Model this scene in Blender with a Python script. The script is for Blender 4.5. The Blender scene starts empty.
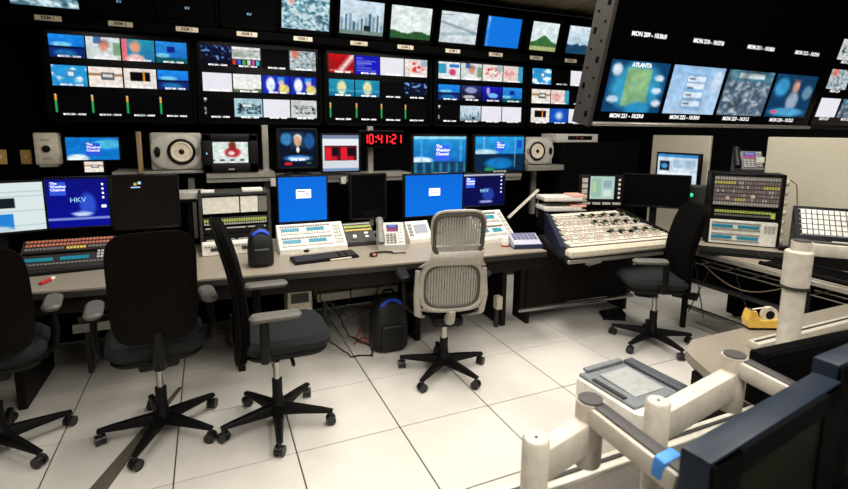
import bpy, bmesh, math, random
import numpy as np
from mathutils import Vector, Matrix
random.seed(7)
S = bpy.context.scene
COL = S.collection
PI = math.pi
def rad(a): return math.radians(a)

# ------------------------------------------------------------------ camera
FPX, YAW, PITCH, ROLL, EYE, CX, CY = 491.5, .4141, .1537, .01, 1.7705, 424.0, 206.0
_r = Vector((math.cos(YAW), -math.sin(YAW), 0)); _h = Vector((math.sin(YAW), math.cos(YAW), 0))
_f = _h*math.cos(PITCH) + Vector((0, 0, -math.sin(PITCH))); _u = _h*math.sin(PITCH) + Vector((0, 0, math.cos(PITCH)))
RIGHT = _r*math.cos(ROLL) + _u*math.sin(ROLL); UP = _u*math.cos(ROLL) - _r*math.sin(ROLL); FWD = _f
EYEP = Vector((0, 0, EYE))
cam_d = bpy.data.cameras.new('camera'); cam = bpy.data.objects.new('camera', cam_d); COL.objects.link(cam)
m = Matrix.Identity(4)
for i in range(3):
    m[i][0] = RIGHT[i]; m[i][1] = UP[i]; m[i][2] = -FWD[i]; m[i][3] = EYEP[i]
cam.matrix_world = m
cam_d.sensor_fit = 'HORIZONTAL'; cam_d.sensor_width = 36; cam_d.lens = FPX/848*36
cam_d.shift_y = -(244.5-CY)/848; cam_d.clip_start = .05
cam_d.dof.use_dof = True; cam_d.dof.focus_distance = 3.4; cam_d.dof.aperture_fstop = 3.2
S.camera = cam
def _ray(x, y): return FWD*FPX + RIGHT*(x-CX) - UP*(y-CY)
def at(x, y, Y):            # where the sight line through a photo point meets the upright plane at depth Y
    d = _ray(x, y); return EYEP + d*(Y/d.y)
def atz(x, y, z):           # ... meets the level plane at height z
    d = _ray(x, y); return EYEP + d*((z-EYE)/d.z)
def atx(x, y, X):
    d = _ray(x, y); return EYEP + d*(X/d.x)

# ------------------------------------------------------------------ world, exposure, lights
w = bpy.data.worlds.new('room_air'); S.world = w; w.use_nodes = True
w.node_tree.nodes['Background'].inputs[0].default_value = (.9, .95, 1, 1)
w.node_tree.nodes['Background'].inputs[1].default_value = .012
S.view_settings.view_transform = 'Standard'; S.view_settings.look = 'None'
S.view_settings.exposure = 0; S.view_settings.gamma = 1; S.view_settings.use_curve_mapping = False
CEIL = 3.2
LK = .72
LIGHTS = [(1.6, 2.3, 34), (2.8, 2.1, 28), (.3, 2.2, 26), (1.2, .45, 34), (2.7, .6, 38), (-1.3, 1.5, 32), (2.3, 3.6, 46), (.7, 3.7, 46), (4.2, 2.7, 50), (.9, -1.1, 80), (-1.0, -1.1, 40)]

# ------------------------------------------------------------------ materials
def lin(c): 
    c = c/255.0
    return c/12.92 if c <= .04045 else ((c+.055)/1.055)**2.4
def rgb(c): return (lin(c[0]), lin(c[1]), lin(c[2]), 1)
MATS = {}
def mat(name, col, rough=.5, metal=0, var=.12, scale=30, bump=.0, emit=0, spec=.5):
    if name in MATS: return MATS[name]
    M = bpy.data.materials.new(name); M.use_nodes = True; nt = M.node_tree; b = nt.nodes['Principled BSDF']
    b.inputs['Roughness'].default_value = rough; b.inputs['Metallic'].default_value = metal
    b.inputs['Specular IOR Level'].default_value = spec
    tc = nt.nodes.new('ShaderNodeTexCoord'); no = nt.nodes.new('ShaderNodeTexNoise')
    no.inputs['Scale'].default_value = scale; no.inputs['Detail'].default_value = 4
    nt.links.new(tc.outputs['Object'], no.inputs['Vector'])
    rp = nt.nodes.new('ShaderNodeValToRGB'); c = rgb(col)
    rp.color_ramp.elements[0].position = .3; rp.color_ramp.elements[1].position = .7
    rp.color_ramp.elements[0].color = tuple(v*(1-var) for v in c[:3])+(1,)
    rp.color_ramp.elements[1].color = tuple(min(1, v*(1+var)) for v in c[:3])+(1,)
    nt.links.new(no.outputs['Fac'], rp.inputs['Fac']); nt.links.new(rp.outputs['Color'], b.inputs['Base Color'])
    if bump:
        bp = nt.nodes.new('ShaderNodeBump'); bp.inputs['Strength'].default_value = bump; bp.inputs['Distance'].default_value = .002
        nt.links.new(no.outputs['Fac'], bp.inputs['Height']); nt.links.new(bp.outputs['Normal'], b.inputs['Normal'])
    if emit:
        nt.links.new(rp.outputs['Color'], b.inputs['Emission Color']); b.inputs['Emission Strength'].default_value = emit
    MATS[name] = M; return M
def screen_mat():
    M = bpy.data.materials.new('lit_screen'); M.use_nodes = True; nt = M.node_tree; b = nt.nodes['Principled BSDF']
    b.inputs['Base Color'].default_value = (.0018, .0018, .002, 1); b.inputs['Roughness'].default_value = .45
    b.inputs['Specular IOR Level'].default_value = .02
    a = nt.nodes.new('ShaderNodeAttribute'); a.attribute_name = 'Col'
    nt.links.new(a.outputs['Color'], b.inputs['Emission Color']); b.inputs['Emission Strength'].default_value = 1.0
    return M
def mesh_fabric():
    M = bpy.data.materials.new('woven_mesh'); M.use_nodes = True; nt = M.node_tree; b = nt.nodes['Principled BSDF']
    b.inputs['Base Color'].default_value = rgb((150, 145, 134)); b.inputs['Roughness'].default_value = .5
    tc = nt.nodes.new('ShaderNodeTexCoord'); wv = nt.nodes.new('ShaderNodeTexWave'); wv.wave_type = 'BANDS'; wv.bands_direction = 'X'
    wv.inputs['Scale'].default_value = 17; wv.inputs['Distortion'].default_value = 1.2; wv.inputs['Detail Scale'].default_value = 3
    nt.links.new(tc.outputs['Object'], wv.inputs['Vector'])
    rp = nt.nodes.new('ShaderNodeValToRGB'); rp.color_ramp.elements[0].position = .3; rp.color_ramp.elements[1].position = .5
    rp.color_ramp.elements[0].color = (.38, .38, .38, 1)
    nt.links.new(wv.outputs['Fac'], rp.inputs['Fac']); nt.links.new(rp.outputs['Color'], b.inputs['Alpha'])
    return M
SCREEN = screen_mat(); WOVEN = mesh_fabric()
BLACK = mat('black_plastic', (12, 11, 10), .5, spec=.2)
MATTE = mat('matt_black', (5, 5, 5), .85, spec=.06)
GLOSS = mat('gloss_black', (4, 4, 5), .2, spec=.2)
DARK = mat('dark_grey', (44, 42, 40), .5)
GREY = mat('grey_plastic', (120, 117, 110), .5)
LGREY = mat('light_grey_plastic', (186, 182, 172), .45)
WHITE = mat('white_plastic', (232, 228, 216), .45)
CREAM = mat('cream_plastic', (222, 212, 190), .5)
METAL = mat('brushed_metal', (168, 163, 152), .4, .6)
ALU = mat('painted_aluminium', (200, 191, 175), .5, .0)
STEEL = mat('steel', (170, 168, 162), .25, .9)
DESK = mat('grey_laminate', (146, 136, 120), .42, var=.1, scale=60)
DESKEDGE = mat('desk_edge', (40, 36, 32), .4)
WOOD = mat('dark_panel', (20, 15, 11), .6, spec=.2)
FABRIC = mat('black_fabric', (7, 6, 5), .9, var=.3, scale=220, bump=.3, spec=.05)
BROWNFAB = mat('dark_brown_fabric', (8, 5, 3), .9, var=.3, scale=220, bump=.3, spec=.05)
SEATFAB = mat('charcoal_fabric', (30, 32, 32), .9, var=.25, scale=260, bump=.4, spec=.2)
ARMGREY = mat('arm_pad_grey', (92, 88, 81), .5)
BEIGE = mat('beige_panel', (205, 196, 173), .9, var=.04, scale=90, bump=.15)
TEAL = mat('teal_display', (24, 118, 138), .4, emit=.3)
AMBER = mat('amber_lamp', (205, 176, 84), .4, emit=.3)
LIME = mat('lime_lamp', (158, 172, 84), .4, emit=.28)
REDL = mat('red_lamp', (255, 28, 40), .4, emit=1.0, var=.02)
REDP = mat('red_plastic', (190, 40, 40), .5)
PINKB = mat('salmon_keys', (200, 120, 95), .5)
BLUEP = mat('blue_plastic', (70, 145, 225), .5)
NAVY = mat('navy_plastic', (34, 42, 78), .5)
NAVYM = mat('slate_blue_casing', (24, 33, 46), .4, spec=.3)
LAV = mat('lavender_grey', (176, 176, 190), .45)
YELLOW = mat('yellow_plastic', (226, 182, 78), .4)
TAPE = mat('clear_tape', (225, 215, 190), .3)
GAFF = mat('floor_tape', (88, 80, 68), .7, scale=80, var=.2)
CABLE = mat('black_cable', (14, 13, 12), .5)
CABLEW = mat('pale_cable', (200, 192, 176), .5)
CABLEO = mat('orange_cable', (170, 90, 50), .5)
PRINTED = mat('white_print', (236, 236, 240), .5, emit=.8, var=.02)
BLUEPRINT = mat('pale_blue_print', (150, 200, 235), .5, emit=.7, var=.02)
INK = mat('dark_ink', (52, 42, 30), .6)
PLATE = mat('beige_plate', (236, 222, 196), .6)
LAMP = mat('lamp_diffuser', (255, 246, 228), .5, emit=1.2, var=.01)

# ------------------------------------------------------------------ mesh helpers
class MB:
    def __init__(s): s.bm = bmesh.new()
    def box(s, c, d, r=None, bev=0, seg=1):
        M = Matrix.Translation(c)
        if r is not None: M = M @ r.to_4x4()
        M = M @ Matrix.Diagonal((d[0], d[1], d[2], 1))
        g = bmesh.ops.create_cube(s.bm, size=1, matrix=M)
        if bev:
            es = list({e for v in g['verts'] for e in v.link_edges})
            bmesh.ops.bevel(s.bm, geom=es, offset=min(bev, .48*min(d)), segments=seg, profile=.5, affect='EDGES')
        return s
    def cyl(s, a, b, r1, r2=None, n=16):
        a, b = Vector(a), Vector(b); d = b-a
        if r2 is None: r2 = r1
        M = Matrix.Translation((a+b)/2) @ d.to_track_quat('Z', 'Y').to_matrix().to_4x4()
        bmesh.ops.create_cone(s.bm, cap_ends=True, cap_tris=False, segments=n, radius1=r1, radius2=r2, depth=d.length, matrix=M)
        return s
    def ball(s, c, d, n=12):
        bmesh.ops.create_uvsphere(s.bm, u_segments=n, v_segments=max(6, n*2//3), radius=1, matrix=Matrix.Translation(c) @ Matrix.Diagonal((d[0], d[1], d[2], 1)))
        return s
    def tube(s, pts, r, n=8, closed=False, flat=1.0):
        P = [Vector(p) for p in pts]; N = len(P); rings = []
        prev = None
        for i in range(N):
            if closed: t = P[(i+1) % N]-P[i-1]
            else: t = P[min(i+1, N-1)]-P[max(i-1, 0)]
            t.normalize()
            if prev is None:
                ref = Vector((0, 0, 1)) if abs(t.z) < .9 else Vector((1, 0, 0)); a = t.cross(ref).normalized()
            else: a = (prev - t*prev.dot(t)).normalized()
            prev = a; b = t.cross(a)
            rr = r[i] if isinstance(r, (list, tuple)) else r
            rings.append([s.bm.verts.new(P[i]+a*(rr*math.cos(2*PI*k/n))+b*(rr*flat*math.sin(2*PI*k/n))) for k in range(n)])
        for i in range(N if closed else N-1):
            A, B = rings[i], rings[(i+1) % N]
            for k in range(n): s.bm.faces.new((A[k], A[(k+1) % n], B[(k+1) % n], B[k]))
        if not closed:
            s.bm.faces.new(rings[0][::-1]); s.bm.faces.new(rings[-1])
        return s
    def prism(s, poly, lo, hi, axis=2):
        def p(a, b, t): return (t, a, b) if axis == 0 else (a, t, b) if axis == 1 else (a, b, t)
        A = [s.bm.verts.new(p(a, b, lo)) for a, b in poly]; B = [s.bm.verts.new(p(a, b, hi)) for a, b in poly]
        n = len(poly)
        s.bm.faces.new(A); s.bm.faces.new(B[::-1])
        for i in range(n): s.bm.faces.new((A[i], A[(i+1) % n], B[(i+1) % n], B[i]))
        return s
    def lathe(s, prof, c=(0, 0, 0), ax='Z', n=20):
        R = {'Z': Matrix.Identity(3), 'Y': Matrix.Rotation(PI/2, 3, 'X'), 'X': Matrix.Rotation(PI/2, 3, 'Y')}[ax]
        rings = [[s.bm.verts.new(Vector(c)+R @ Vector((r*math.cos(2*PI*k/n), r*math.sin(2*PI*k/n), z))) for k in range(n)] for r, z in prof]
        for A, B in zip(rings, rings[1:]):
            for k in range(n): s.bm.faces.new((A[k], A[(k+1) % n], B[(k+1) % n], B[k]))
        s.bm.faces.new(rings[0][::-1]); s.bm.faces.new(rings[-1])
        return s
    def shell(s, w, h, t, f, p=6, n=12, back=None):
        """rounded sheet: (u,v) -> f(x,z) gives y; thickness t along y"""
        def pt(u, v):
            q = (abs(u)**p+abs(v)**p)**(1/p); k = max(abs(u), abs(v))/q if q else 1
            return u*k*w/2, v*k*h/2
        F = {}; B = {}
        for i in range(n+1):
            for j in range(n+1):
                u, v = 2*i/n-1, 2*j/n-1; x, z = pt(u, v); y = f(x, z)
                e = t*(1-.55*max(abs(u), abs(v))**8)
                F[i, j] = s.bm.verts.new((x, y-e/2, z)); B[i, j] = s.bm.verts.new((x, y+e/2, z))
        for i in range(n):
            for j in range(n):
                s.bm.faces.new((F[i, j], F[i+1, j], F[i+1, j+1], F[i, j+1])); s.bm.faces.new((B[i, j], B[i, j+1], B[i+1, j+1], B[i+1, j]))
        for i in range(n):
            for a, b in (((i, 0), (i+1, 0)), ((i+1, n), (i, n)), ((0, i+1), (0, i)), ((n, i), (n, i+1))):
                s.bm.faces.new((F[a], B[a], B[b], F[b]))
        return s
    def slab(s, w, d, r, z0, z1, e=.01, c=(0, 0), n=5, top=1.0):
        """rounded-rectangle cushion from z0 to z1"""
        def ring(w, d, r, z):
            o = []
            for cx, cy, a0 in ((w/2-r, d/2-r, 0), (-w/2+r, d/2-r, 90), (-w/2+r, -d/2+r, 180), (w/2-r, -d/2+r, 270)):
                for k in range(n+1):
                    a = rad(a0+90*k/n); o.append(s.bm.verts.new((c[0]+cx+r*math.cos(a), c[1]+cy+r*math.sin(a), z)))
            return o
        R = [ring(w-2*e, d-2*e, max(r-e, .001), z0), ring(w, d, r, z0+e), ring(w*top, d*top, r, z1-e), ring(w*top-2*e, d*top-2*e, max(r-e, .001), z1)]
        s.bm.faces.new(R[0][::-1]); s.bm.faces.new(R[-1]); k = len(R[0])
        for A, B in zip(R, R[1:]):
            for i in range(k): s.bm.faces.new((A[i], A[(i+1) % k], B[(i+1) % k], B[i]))
        return s
    def xf(s, M):
        bmesh.ops.transform(s.bm, matrix=M, verts=s.bm.verts[:]); return s
    def mesh(s, name, mt, smooth=40):
        bmesh.ops.recalc_face_normals(s.bm, faces=s.bm.faces[:])
        me = bpy.data.meshes.new(name); s.bm.to_mesh(me); s.bm.free(); me.materials.append(mt)
        if smooth:
            for p in me.polygons: p.use_smooth = True
            me.set_sharp_from_angle(angle=rad(smooth))
        return me
    def build(s, name, mt, parent=None, loc=None, rot=None, smooth=40):
        o = bpy.data.objects.new(name, s.mesh(name, mt, smooth)); COL.objects.link(o)
        if parent: o.parent = parent
        if loc is not None: o.location = loc
        if rot is not None: o.rotation_euler = rot
        return o
def link(name, me, parent=None, loc=(0, 0, 0), rot=None):
    o = bpy.data.objects.new(name, me); COL.objects.link(o); o.location = loc
    if parent: o.parent = parent
    if rot is not None: o.rotation_euler = rot
    return o
def tag(o, label=None, cat=None, group=None, kind=None):
    if label: o['label'] = label
    if cat: o['category'] = cat
    if group: o['group'] = group
    if kind: o['kind'] = kind
    return o
def thing(name, label, cat, loc=(0, 0, 0), rz=0, group=None):
    o = bpy.data.objects.new(name, None); COL.objects.link(o); o.location = loc; o.rotation_euler = (0, 0, rz); o.empty_display_size = .1
    return tag(o, label, cat, group)
def copy_tree(o, parent=None):
    c = o.copy(); COL.objects.link(c); c.parent = parent
    for ch in list(o.children): copy_tree(ch, c)
    return c
def bits(name, boxes, mt, parent, kind='stuff', loc=None, rot=None):
    """many small boxes (centre, size) joined as one part"""
    V = []; Fc = []
    for c, d in boxes:
        b = len(V)
        for sz in (-.5, .5):
            for sx, sy in ((-.5, -.5), (.5, -.5), (.5, .5), (-.5, .5)): V.append((c[0]+sx*d[0], c[1]+sy*d[1], c[2]+sz*d[2]))
        Fc += [(b, b+3, b+2, b+1), (b+4, b+5, b+6, b+7), (b, b+1, b+5, b+4), (b+1, b+2, b+6, b+5), (b+2, b+3, b+7, b+6), (b+3, b, b+4, b+7)]
    me = bpy.data.meshes.new(name); me.from_pydata(V, [], Fc); me.materials.append(mt)
    o = link(name, me, parent, loc or (0, 0, 0), rot)
    if kind: o['kind'] = kind
    return o
TXT = {}
def text(name, body, size, mt, parent, loc, rot=(PI/2, 0, 0), bold=.0, align='CENTER', sx=1.0):
    key = (body, size, mt.name, bold, align)
    if key not in TXT:
        cu = bpy.data.curves.new('lettering', 'FONT'); cu.body = body; cu.size = size; cu.align_x = align; cu.align_y = 'CENTER'; cu.offset = bold; cu.resolution_u = 2
        cu.space_line = .9
        ob = bpy.data.objects.new('lettering', cu); COL.objects.link(ob)
        dg = bpy.context.evaluated_depsgraph_get(); me = bpy.data.meshes.new_from_object(ob.evaluated_get(dg))
        bpy.data.objects.remove(ob); bpy.data.curves.remove(cu); me.materials.clear(); me.materials.append(mt); TXT[key] = me
    o = link(name, TXT[key], parent, loc, rot); o.scale = (sx, 1, 1); return o

# ------------------------------------------------------------------ what the screens show (small colour grids on the glass)
def _uv(W, H): return np.meshgrid(np.linspace(0, 1, W), np.linspace(0, 1, H))
def _noise(rs, W, H, n):
    g = rs.rand(n+2, n+2); u, v = _uv(W, H); x = u*n; y = v*n; i = x.astype(int); j = y.astype(int); fx = (x-i); fy = (y-j)
    return (g[j, i]*(1-fx)+g[j, i+1]*fx)*(1-fy)+(g[j+1, i]*(1-fx)+g[j+1, i+1]*fx)*fy
def _c(c): return np.array(c, float)/255
def _mix(a, c, k): return a*(1-k[..., None])+_c(c)*k[..., None]
def pic(kind, seed=0, W=26, H=16):
    rs = np.random.RandomState(seed+11); u, v = _uv(W, H); a = np.zeros((H, W, 3))
    full = np.ones((H, W))
    def fill(c): return _mix(a, c, full)
    def grad(c0, c1): return _c(c0)*(1-v[..., None])+_c(c1)*v[..., None]
    def blob(x, y, rx, ry, soft=.35): return np.clip((1-np.sqrt(((u-x)/rx)**2+((v-y)/ry)**2))/soft, 0, 1)
    def rect(x0, y0, x1, y1): return ((u >= x0) & (u <= x1) & (v >= y0) & (v <= y1)).astype(float)
    n4 = _noise(rs, W, H, 5); n9 = _noise(rs, W, H, 11); nf = .5*_noise(rs, W, H, 24)+.5*_noise(rs, W, H, 15)
    if kind == 'studio':
        a = grad((25, 140, 235), (20, 90, 200)); a = _mix(a, (120, 205, 240), blob(.35, .42, .35, .12)); a = _mix(a, (12, 40, 110), rect(0, .55, 1, 1)); a = _mix(a, (30, 120, 180), blob(.45, .8, .4, .18)*.8); a = _mix(a, (6, 14, 50), rect(0, .52, 1, .58))
    elif kind == 'studio2':
        a = grad((40, 140, 225), (25, 100, 190)); a = _mix(a, (15, 40, 130), rect(.35, .2, .6, .5)); a = _mix(a, (10, 90, 100), rect(0, .75, 1, 1)); a = _mix(a, (120, 200, 230), blob(.2, .65, .3, .12))
    elif kind == 'face':
        a = grad((215, 222, 230), (190, 205, 190)); a = _mix(a, (40, 80, 150), rect(.2, 0, .45, .3)*.8); a = _mix(a, (130, 100, 84), blob(.52, .3, .2, .26, .6)); a = _mix(a, (216, 140, 118), blob(.52, .42, .17, .27, .6)); a = _mix(a, (240, 236, 240), blob(.5, 1, .45, .4)); a = _mix(a, (70, 120, 60), rect(.78, .2, 1, .8)*.6)
    elif kind == 'face2':
        a = grad((40, 150, 180), (30, 110, 160)); a = _mix(a, (225, 110, 120), rect(0, 0, .16, 1)); a = _mix(a, (170, 150, 130), blob(.4, .28, .24, .34, .6)); a = _mix(a, (232, 160, 130), blob(.4, .38, .2, .32, .6)); a = _mix(a, (235, 190, 190), blob(.4, .95, .36, .35))
    elif kind == 'cloud':
        a = fill((40, 150, 215)); a = _mix(a, (235, 245, 250), np.clip((n4-.5)*4, 0, 1)); a = _mix(a, (60, 140, 190), rect(.36, .2, .68, .6)); a = _mix(a, (230, 240, 245), rect(.46, .3, .6, .5))
    elif kind == 'desert':
        a = grad((240, 225, 215), (240, 232, 220)); a = _mix(a, (150, 110, 60), rect(0, .32, 1, .45)*.8); a = _mix(a, (100, 100, 100), rect(.35, .28, .75, .62)); a = _mix(a, (225, 225, 225), rect(.4, .36, .7, .5))
    elif kind == 'blackbox':
        a = fill((236, 228, 222)); a = _mix(a, (8, 8, 10), rect(.18, .18, .82, .62)); a = _mix(a, (220, 140, 40), rect(.6, .12, .64, .66))
    elif kind == 'white':
        a = fill((238, 236, 244)); a = a*(1-.03*n4[..., None])
    elif kind == 'whitegreen':
        a = grad((232, 236, 236), (240, 240, 232)); a = _mix(a, (70, 95, 60), ((v > .8+.12*(n4-.5))).astype(float)*.9)
    elif kind == 'night':
        a = grad((10, 22, 60), (4, 6, 18)); a = _mix(a, (120, 160, 230), np.clip((n9-.62)*6, 0, 1)*(v < .7))
    elif kind == 'cells':
        a = fill((230, 230, 228)); a = _mix(a, (120, 140, 120), rect(0, .1, 1, .5)*n9); a = _mix(a, (10, 10, 12), rect(0, .58, 1, 1))
        for k, c in enumerate([(220, 60, 60), (60, 90, 220), (60, 180, 90), (230, 220, 210), (220, 90, 170), (80, 190, 200)]): a = _mix(a, c, rect(k/6+.02, .66, k/6+.13, .86))
    elif kind == 'aerial':
        a = fill((195, 205, 208)); a = _mix(a, (60, 85, 100), np.clip((nf-.45)*3, 0, 1)); a = _mix(a, (225, 120, 90), blob(.2, .15, .14, .3))
    elif kind == 'aerialteal':
        a = fill((205, 228, 232)); a = _mix(a, (30, 90, 115), np.clip((nf-.42)*3, 0, 1)); a = _mix(a, (20, 60, 80), np.clip((n4-.6)*5, 0, 1)*.7); a = _mix(a, (225, 150, 120), blob(.2, .12, .08, .25))
    elif kind == 'cartoon':
        a = fill((20, 40, 180)); a = _mix(a, (235, 240, 250), blob(.3, .5, .2, .5)); a = _mix(a, (230, 215, 120), blob(.8, .75, .25, .35)); a = _mix(a, (60, 150, 230), rect(.55, .05, .8, .4)); a = _mix(a, (240, 200, 190), blob(.7, .4, .12, .2))
    elif kind == 'truck':
        a = fill((170, 205, 215)); a = _mix(a, (15, 35, 50), np.clip((nf-.42)*5, 0, 1)*rect(.1, .25, .95, .85)); a = _mix(a, (230, 240, 245), rect(.3, .3, .6, .45))
    elif kind == 'truckgrey':
        a = fill((205, 210, 206)); a = _mix(a, (30, 45, 50), np.clip((nf-.45)*5, 0, 1)*rect(.1, .3, .95, .8))
    elif kind == 'red':
        a = grad((190, 15, 25), (150, 10, 15)); a = _mix(a, (245, 235, 230), np.clip(1-abs((u-.75)+(v-.4)*.6)/.22, 0, 1)); a = _mix(a, (240, 150, 140), rect(.05, .82, .95, .95)*.6)
    elif kind == 'bluetext':
        a = fill((24, 24, 190))
        for k in range(6): a = _mix(a, (150, 160, 240), rect(.08, .1+k*.14, .3+.6*rs.rand(), .15+k*.14)*.7)
    elif kind == 'mapred':
        a = fill((236, 226, 220)); a = _mix(a, (225, 60, 50), np.clip((n9-.42)*4, 0, 1)*blob(.5, .45, .45, .35)); a = _mix(a, (150, 180, 190), blob(.85, .2, .2, .3)*.8)
    elif kind == 'mapteal':
        a = fill((225, 230, 236)); a = _mix(a, (40, 150, 190), rect(0, .1, .35, .7)*.9); a = _mix(a, (215, 60, 110), blob(.65, .6, .18, .25)); a = _mix(a, (40, 120, 200), rect(.5, .1, .95, .3))
    elif kind == 'tealface':
        a = grad((30, 150, 185), (20, 110, 150)); a = _mix(a, (235, 225, 170), blob(.5, .5, .22, .5)); a = _mix(a, (90, 190, 220), rect(0, .6, 1, .75)*.5)
    elif kind == 'darkdesk':
        a = grad((40, 50, 110), (12, 12, 30)); a = _mix(a, (150, 160, 200), blob(.5, .3, .35, .25)); a = _mix(a, (200, 190, 190), blob(.4, .75, .35, .14))
    elif kind == 'royal':
        a = grad((25, 30, 190), (10, 10, 90)); a = _mix(a, (120, 190, 250), blob(.55, .6, .3, .2)); a = _mix(a, (180, 170, 220), blob(.3, .3, .1, .3))
    elif kind == 'pinkteal':
        a = fill((232, 214, 206)); a = _mix(a, (60, 160, 190), rect(.75, 0, 1, 1)); a = _mix(a, (222, 120, 120), blob(.3, .5, .3, .35)*n9)
    elif kind == 'city':
        a = grad((205, 224, 236), (190, 210, 215))
        for k in range(11):
            x = .02+k*.09; hh = .25+.45*rs.rand(); a = _mix(a, (70, 105, 130) if k % 2 else (130, 160, 178), rect(x, 1-hh, x+.06, .95))
        a = _mix(a, (35, 40, 45), rect(.55, .72, .72, 1)); a = _mix(a, (120, 140, 130), rect(0, .9, 1, 1))
    elif kind == 'skytrees':
        a = grad((228, 238, 238), (225, 232, 226)); a = _mix(a, (45, 90, 50), (v > .84-.16*n4*np.abs(np.sin(u*5+1))).astype(float)); a = _mix(a, (190, 200, 200), rect(.5, .2, .53, .7)*.6)
    elif kind == 'road':
        a = grad((218, 228, 232), (200, 212, 215)); a = _mix(a, (90, 120, 135), np.clip(1-abs(v-.35-u*.3)/.06, 0, 1)*.7); a = _mix(a, (120, 150, 160), np.clip(1-abs(v-.75+u*.1)/.08, 0, 1)*.6); a = _mix(a, (80, 110, 120), rect(0, .1, .3, .14)*.7)
    elif kind == 'blue':
        a = fill((18, 118, 225)); a = _mix(a, (170, 205, 245), rect(.04, 0, .1, 1)*n9)
    elif kind == 'hill':
        a = grad((225, 238, 242), (205, 225, 215)); a = _mix(a, (60, 110, 60), (v > .72-.25*np.exp(-((u-.5)/.25)**2)).astype(float)); a = _mix(a, (170, 180, 120), rect(0, .85, 1, 1))
    elif kind == 'seacity':
        a = grad((225, 238, 244), (150, 190, 210)); a = _mix(a, (30, 70, 100), (v > .75-.2*n9).astype(float))
    elif kind == 'globe':
        a = fill((20, 80, 190)); a = _mix(a, (220, 240, 250), blob(.5, .5, .3, .4, .8))
    elif kind == 'meter' or kind == 'scale' or kind == 'black':
        a = fill((2, 2, 3))
        if kind == 'meter':
            k = rect(.02, .05, .06, .95); a = _mix(a, (40, 170, 90), k); a = _mix(a, (240, 170, 70), k*(v < .35)); a = _mix(a, (250, 220, 180), k*(v < .12))
        if kind == 'scale': a = _mix(a, (150, 155, 170), rect(.02, .05, .06, .9)*(n9 > .5)); a = _mix(a, (230, 230, 235), rect(.02, .04, .1, .14))
    elif kind == 'weather':
        a = grad((40, 160, 225), (10, 80, 170)); a = _mix(a, (215, 240, 248), blob(.12, .66, .28, .12)); a = _mix(a, (20, 60, 110), rect(0, .7, 1, 1)); a = _mix(a, (40, 130, 140), rect(0, .72, 1, 1)*np.clip(np.sin(u*40), 0, 1)); a = _mix(a, (150, 220, 240), rect(0, 0, 1, .06)); a = _mix(a, (90, 200, 230), rect(.12, 0, .16, .7)*.5+rect(.88, 0, .92, .7)*.5)
    elif kind == 'weather2':
        a = grad((40, 160, 225), (15, 100, 190)); a = _mix(a, (190, 225, 240), blob(.2, .45, .3, .1)); a = _mix(a, (8, 40, 70), rect(0, .5, 1, 1)); a = _mix(a, (20, 120, 190), blob(.5, .78, .35, .2)); a = _mix(a, (40, 150, 90), blob(.3, .95, .12, .08)); a = _mix(a, (150, 215, 240), rect(.16, 0, .19, .5)*.6+rect(.8, 0, .83, .9)*.6); a = _mix(a, (15, 40, 190), rect(.86, .1, .95, .35)*.6)
    elif kind == 'logoscreen':
        a = fill((14, 118, 205)); a = _mix(a, (235, 245, 250), blob(.2, .95, .25, .25)); a = _mix(a, (90, 200, 230), blob(.8, .3, .35, .25)*.8)
    elif kind == 'navy':
        a = grad((12, 16, 120), (8, 14, 150)); a = _mix(a, (60, 110, 235), blob(.65, .55, .16, .3)*.7)
        a = _mix(a, (140, 160, 240), rect(0, .8, 1, .83)); a = _mix(a, (120, 140, 235), rect(0, .9, 1, .93)); a = _mix(a, (200, 215, 250), blob(.55, .73, .2, .05))
    elif kind == 'navydark':
        a = grad((10, 14, 70), (8, 12, 80)); a = _mix(a, (50, 90, 200), blob(.6, .65, .18, .25)*.7); a = _mix(a, (150, 160, 220), blob(.55, .88, .2, .05)); a = _mix(a, (190, 195, 215), rect(0, 0, 1, .04))
    elif kind == 'sheet':
        a = fill((220, 232, 232)); 
        for k in range(9): a = _mix(a, (150, 185, 195), rect(0, .08+k*.1, 1, .09+k*.1)*.7)
        a = _mix(a, (70, 140, 205), rect(.05, .28, .3, .48)); a = _mix(a, (20, 30, 40), rect(.38, .32, .68, .52)); a = _mix(a, (35, 130, 215), rect(0, .64, .66, .95)); a = _mix(a, (190, 215, 225), blob(.4, .95, .3, .1))
    elif kind == 'login':
        a = grad((10, 108, 222), (8, 116, 232))
    elif kind == 'anchor':
        a = fill((8, 18, 40)); a = _mix(a, (60, 130, 190), blob(.2, .25, .2, .2)); a = _mix(a, (30, 90, 150), blob(.82, .3, .18, .25)); a = _mix(a, (36, 70, 100), rect(.3, .05, .7, .7)*.6); a = _mix(a, (14, 15, 20), blob(.5, .68, .27, .26)); a = _mix(a, (225, 225, 220), blob(.5, .22, .13, .13)); a = _mix(a, (215, 165, 130), blob(.5, .31, .12, .16)); a = _mix(a, (240, 240, 240), blob(.5, .53, .05, .1)); a = _mix(a, (50, 130, 210), blob(.5, .76, .45, .1)); a = _mix(a, (190, 215, 240), rect(.25, .74, .8, .8)*.8); a = _mix(a, (220, 30, 40), rect(.13, .88, .32, .94)); a = _mix(a, (40, 100, 40), rect(.74, .88, .86, .93))
    elif kind == 'redtable':
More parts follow.
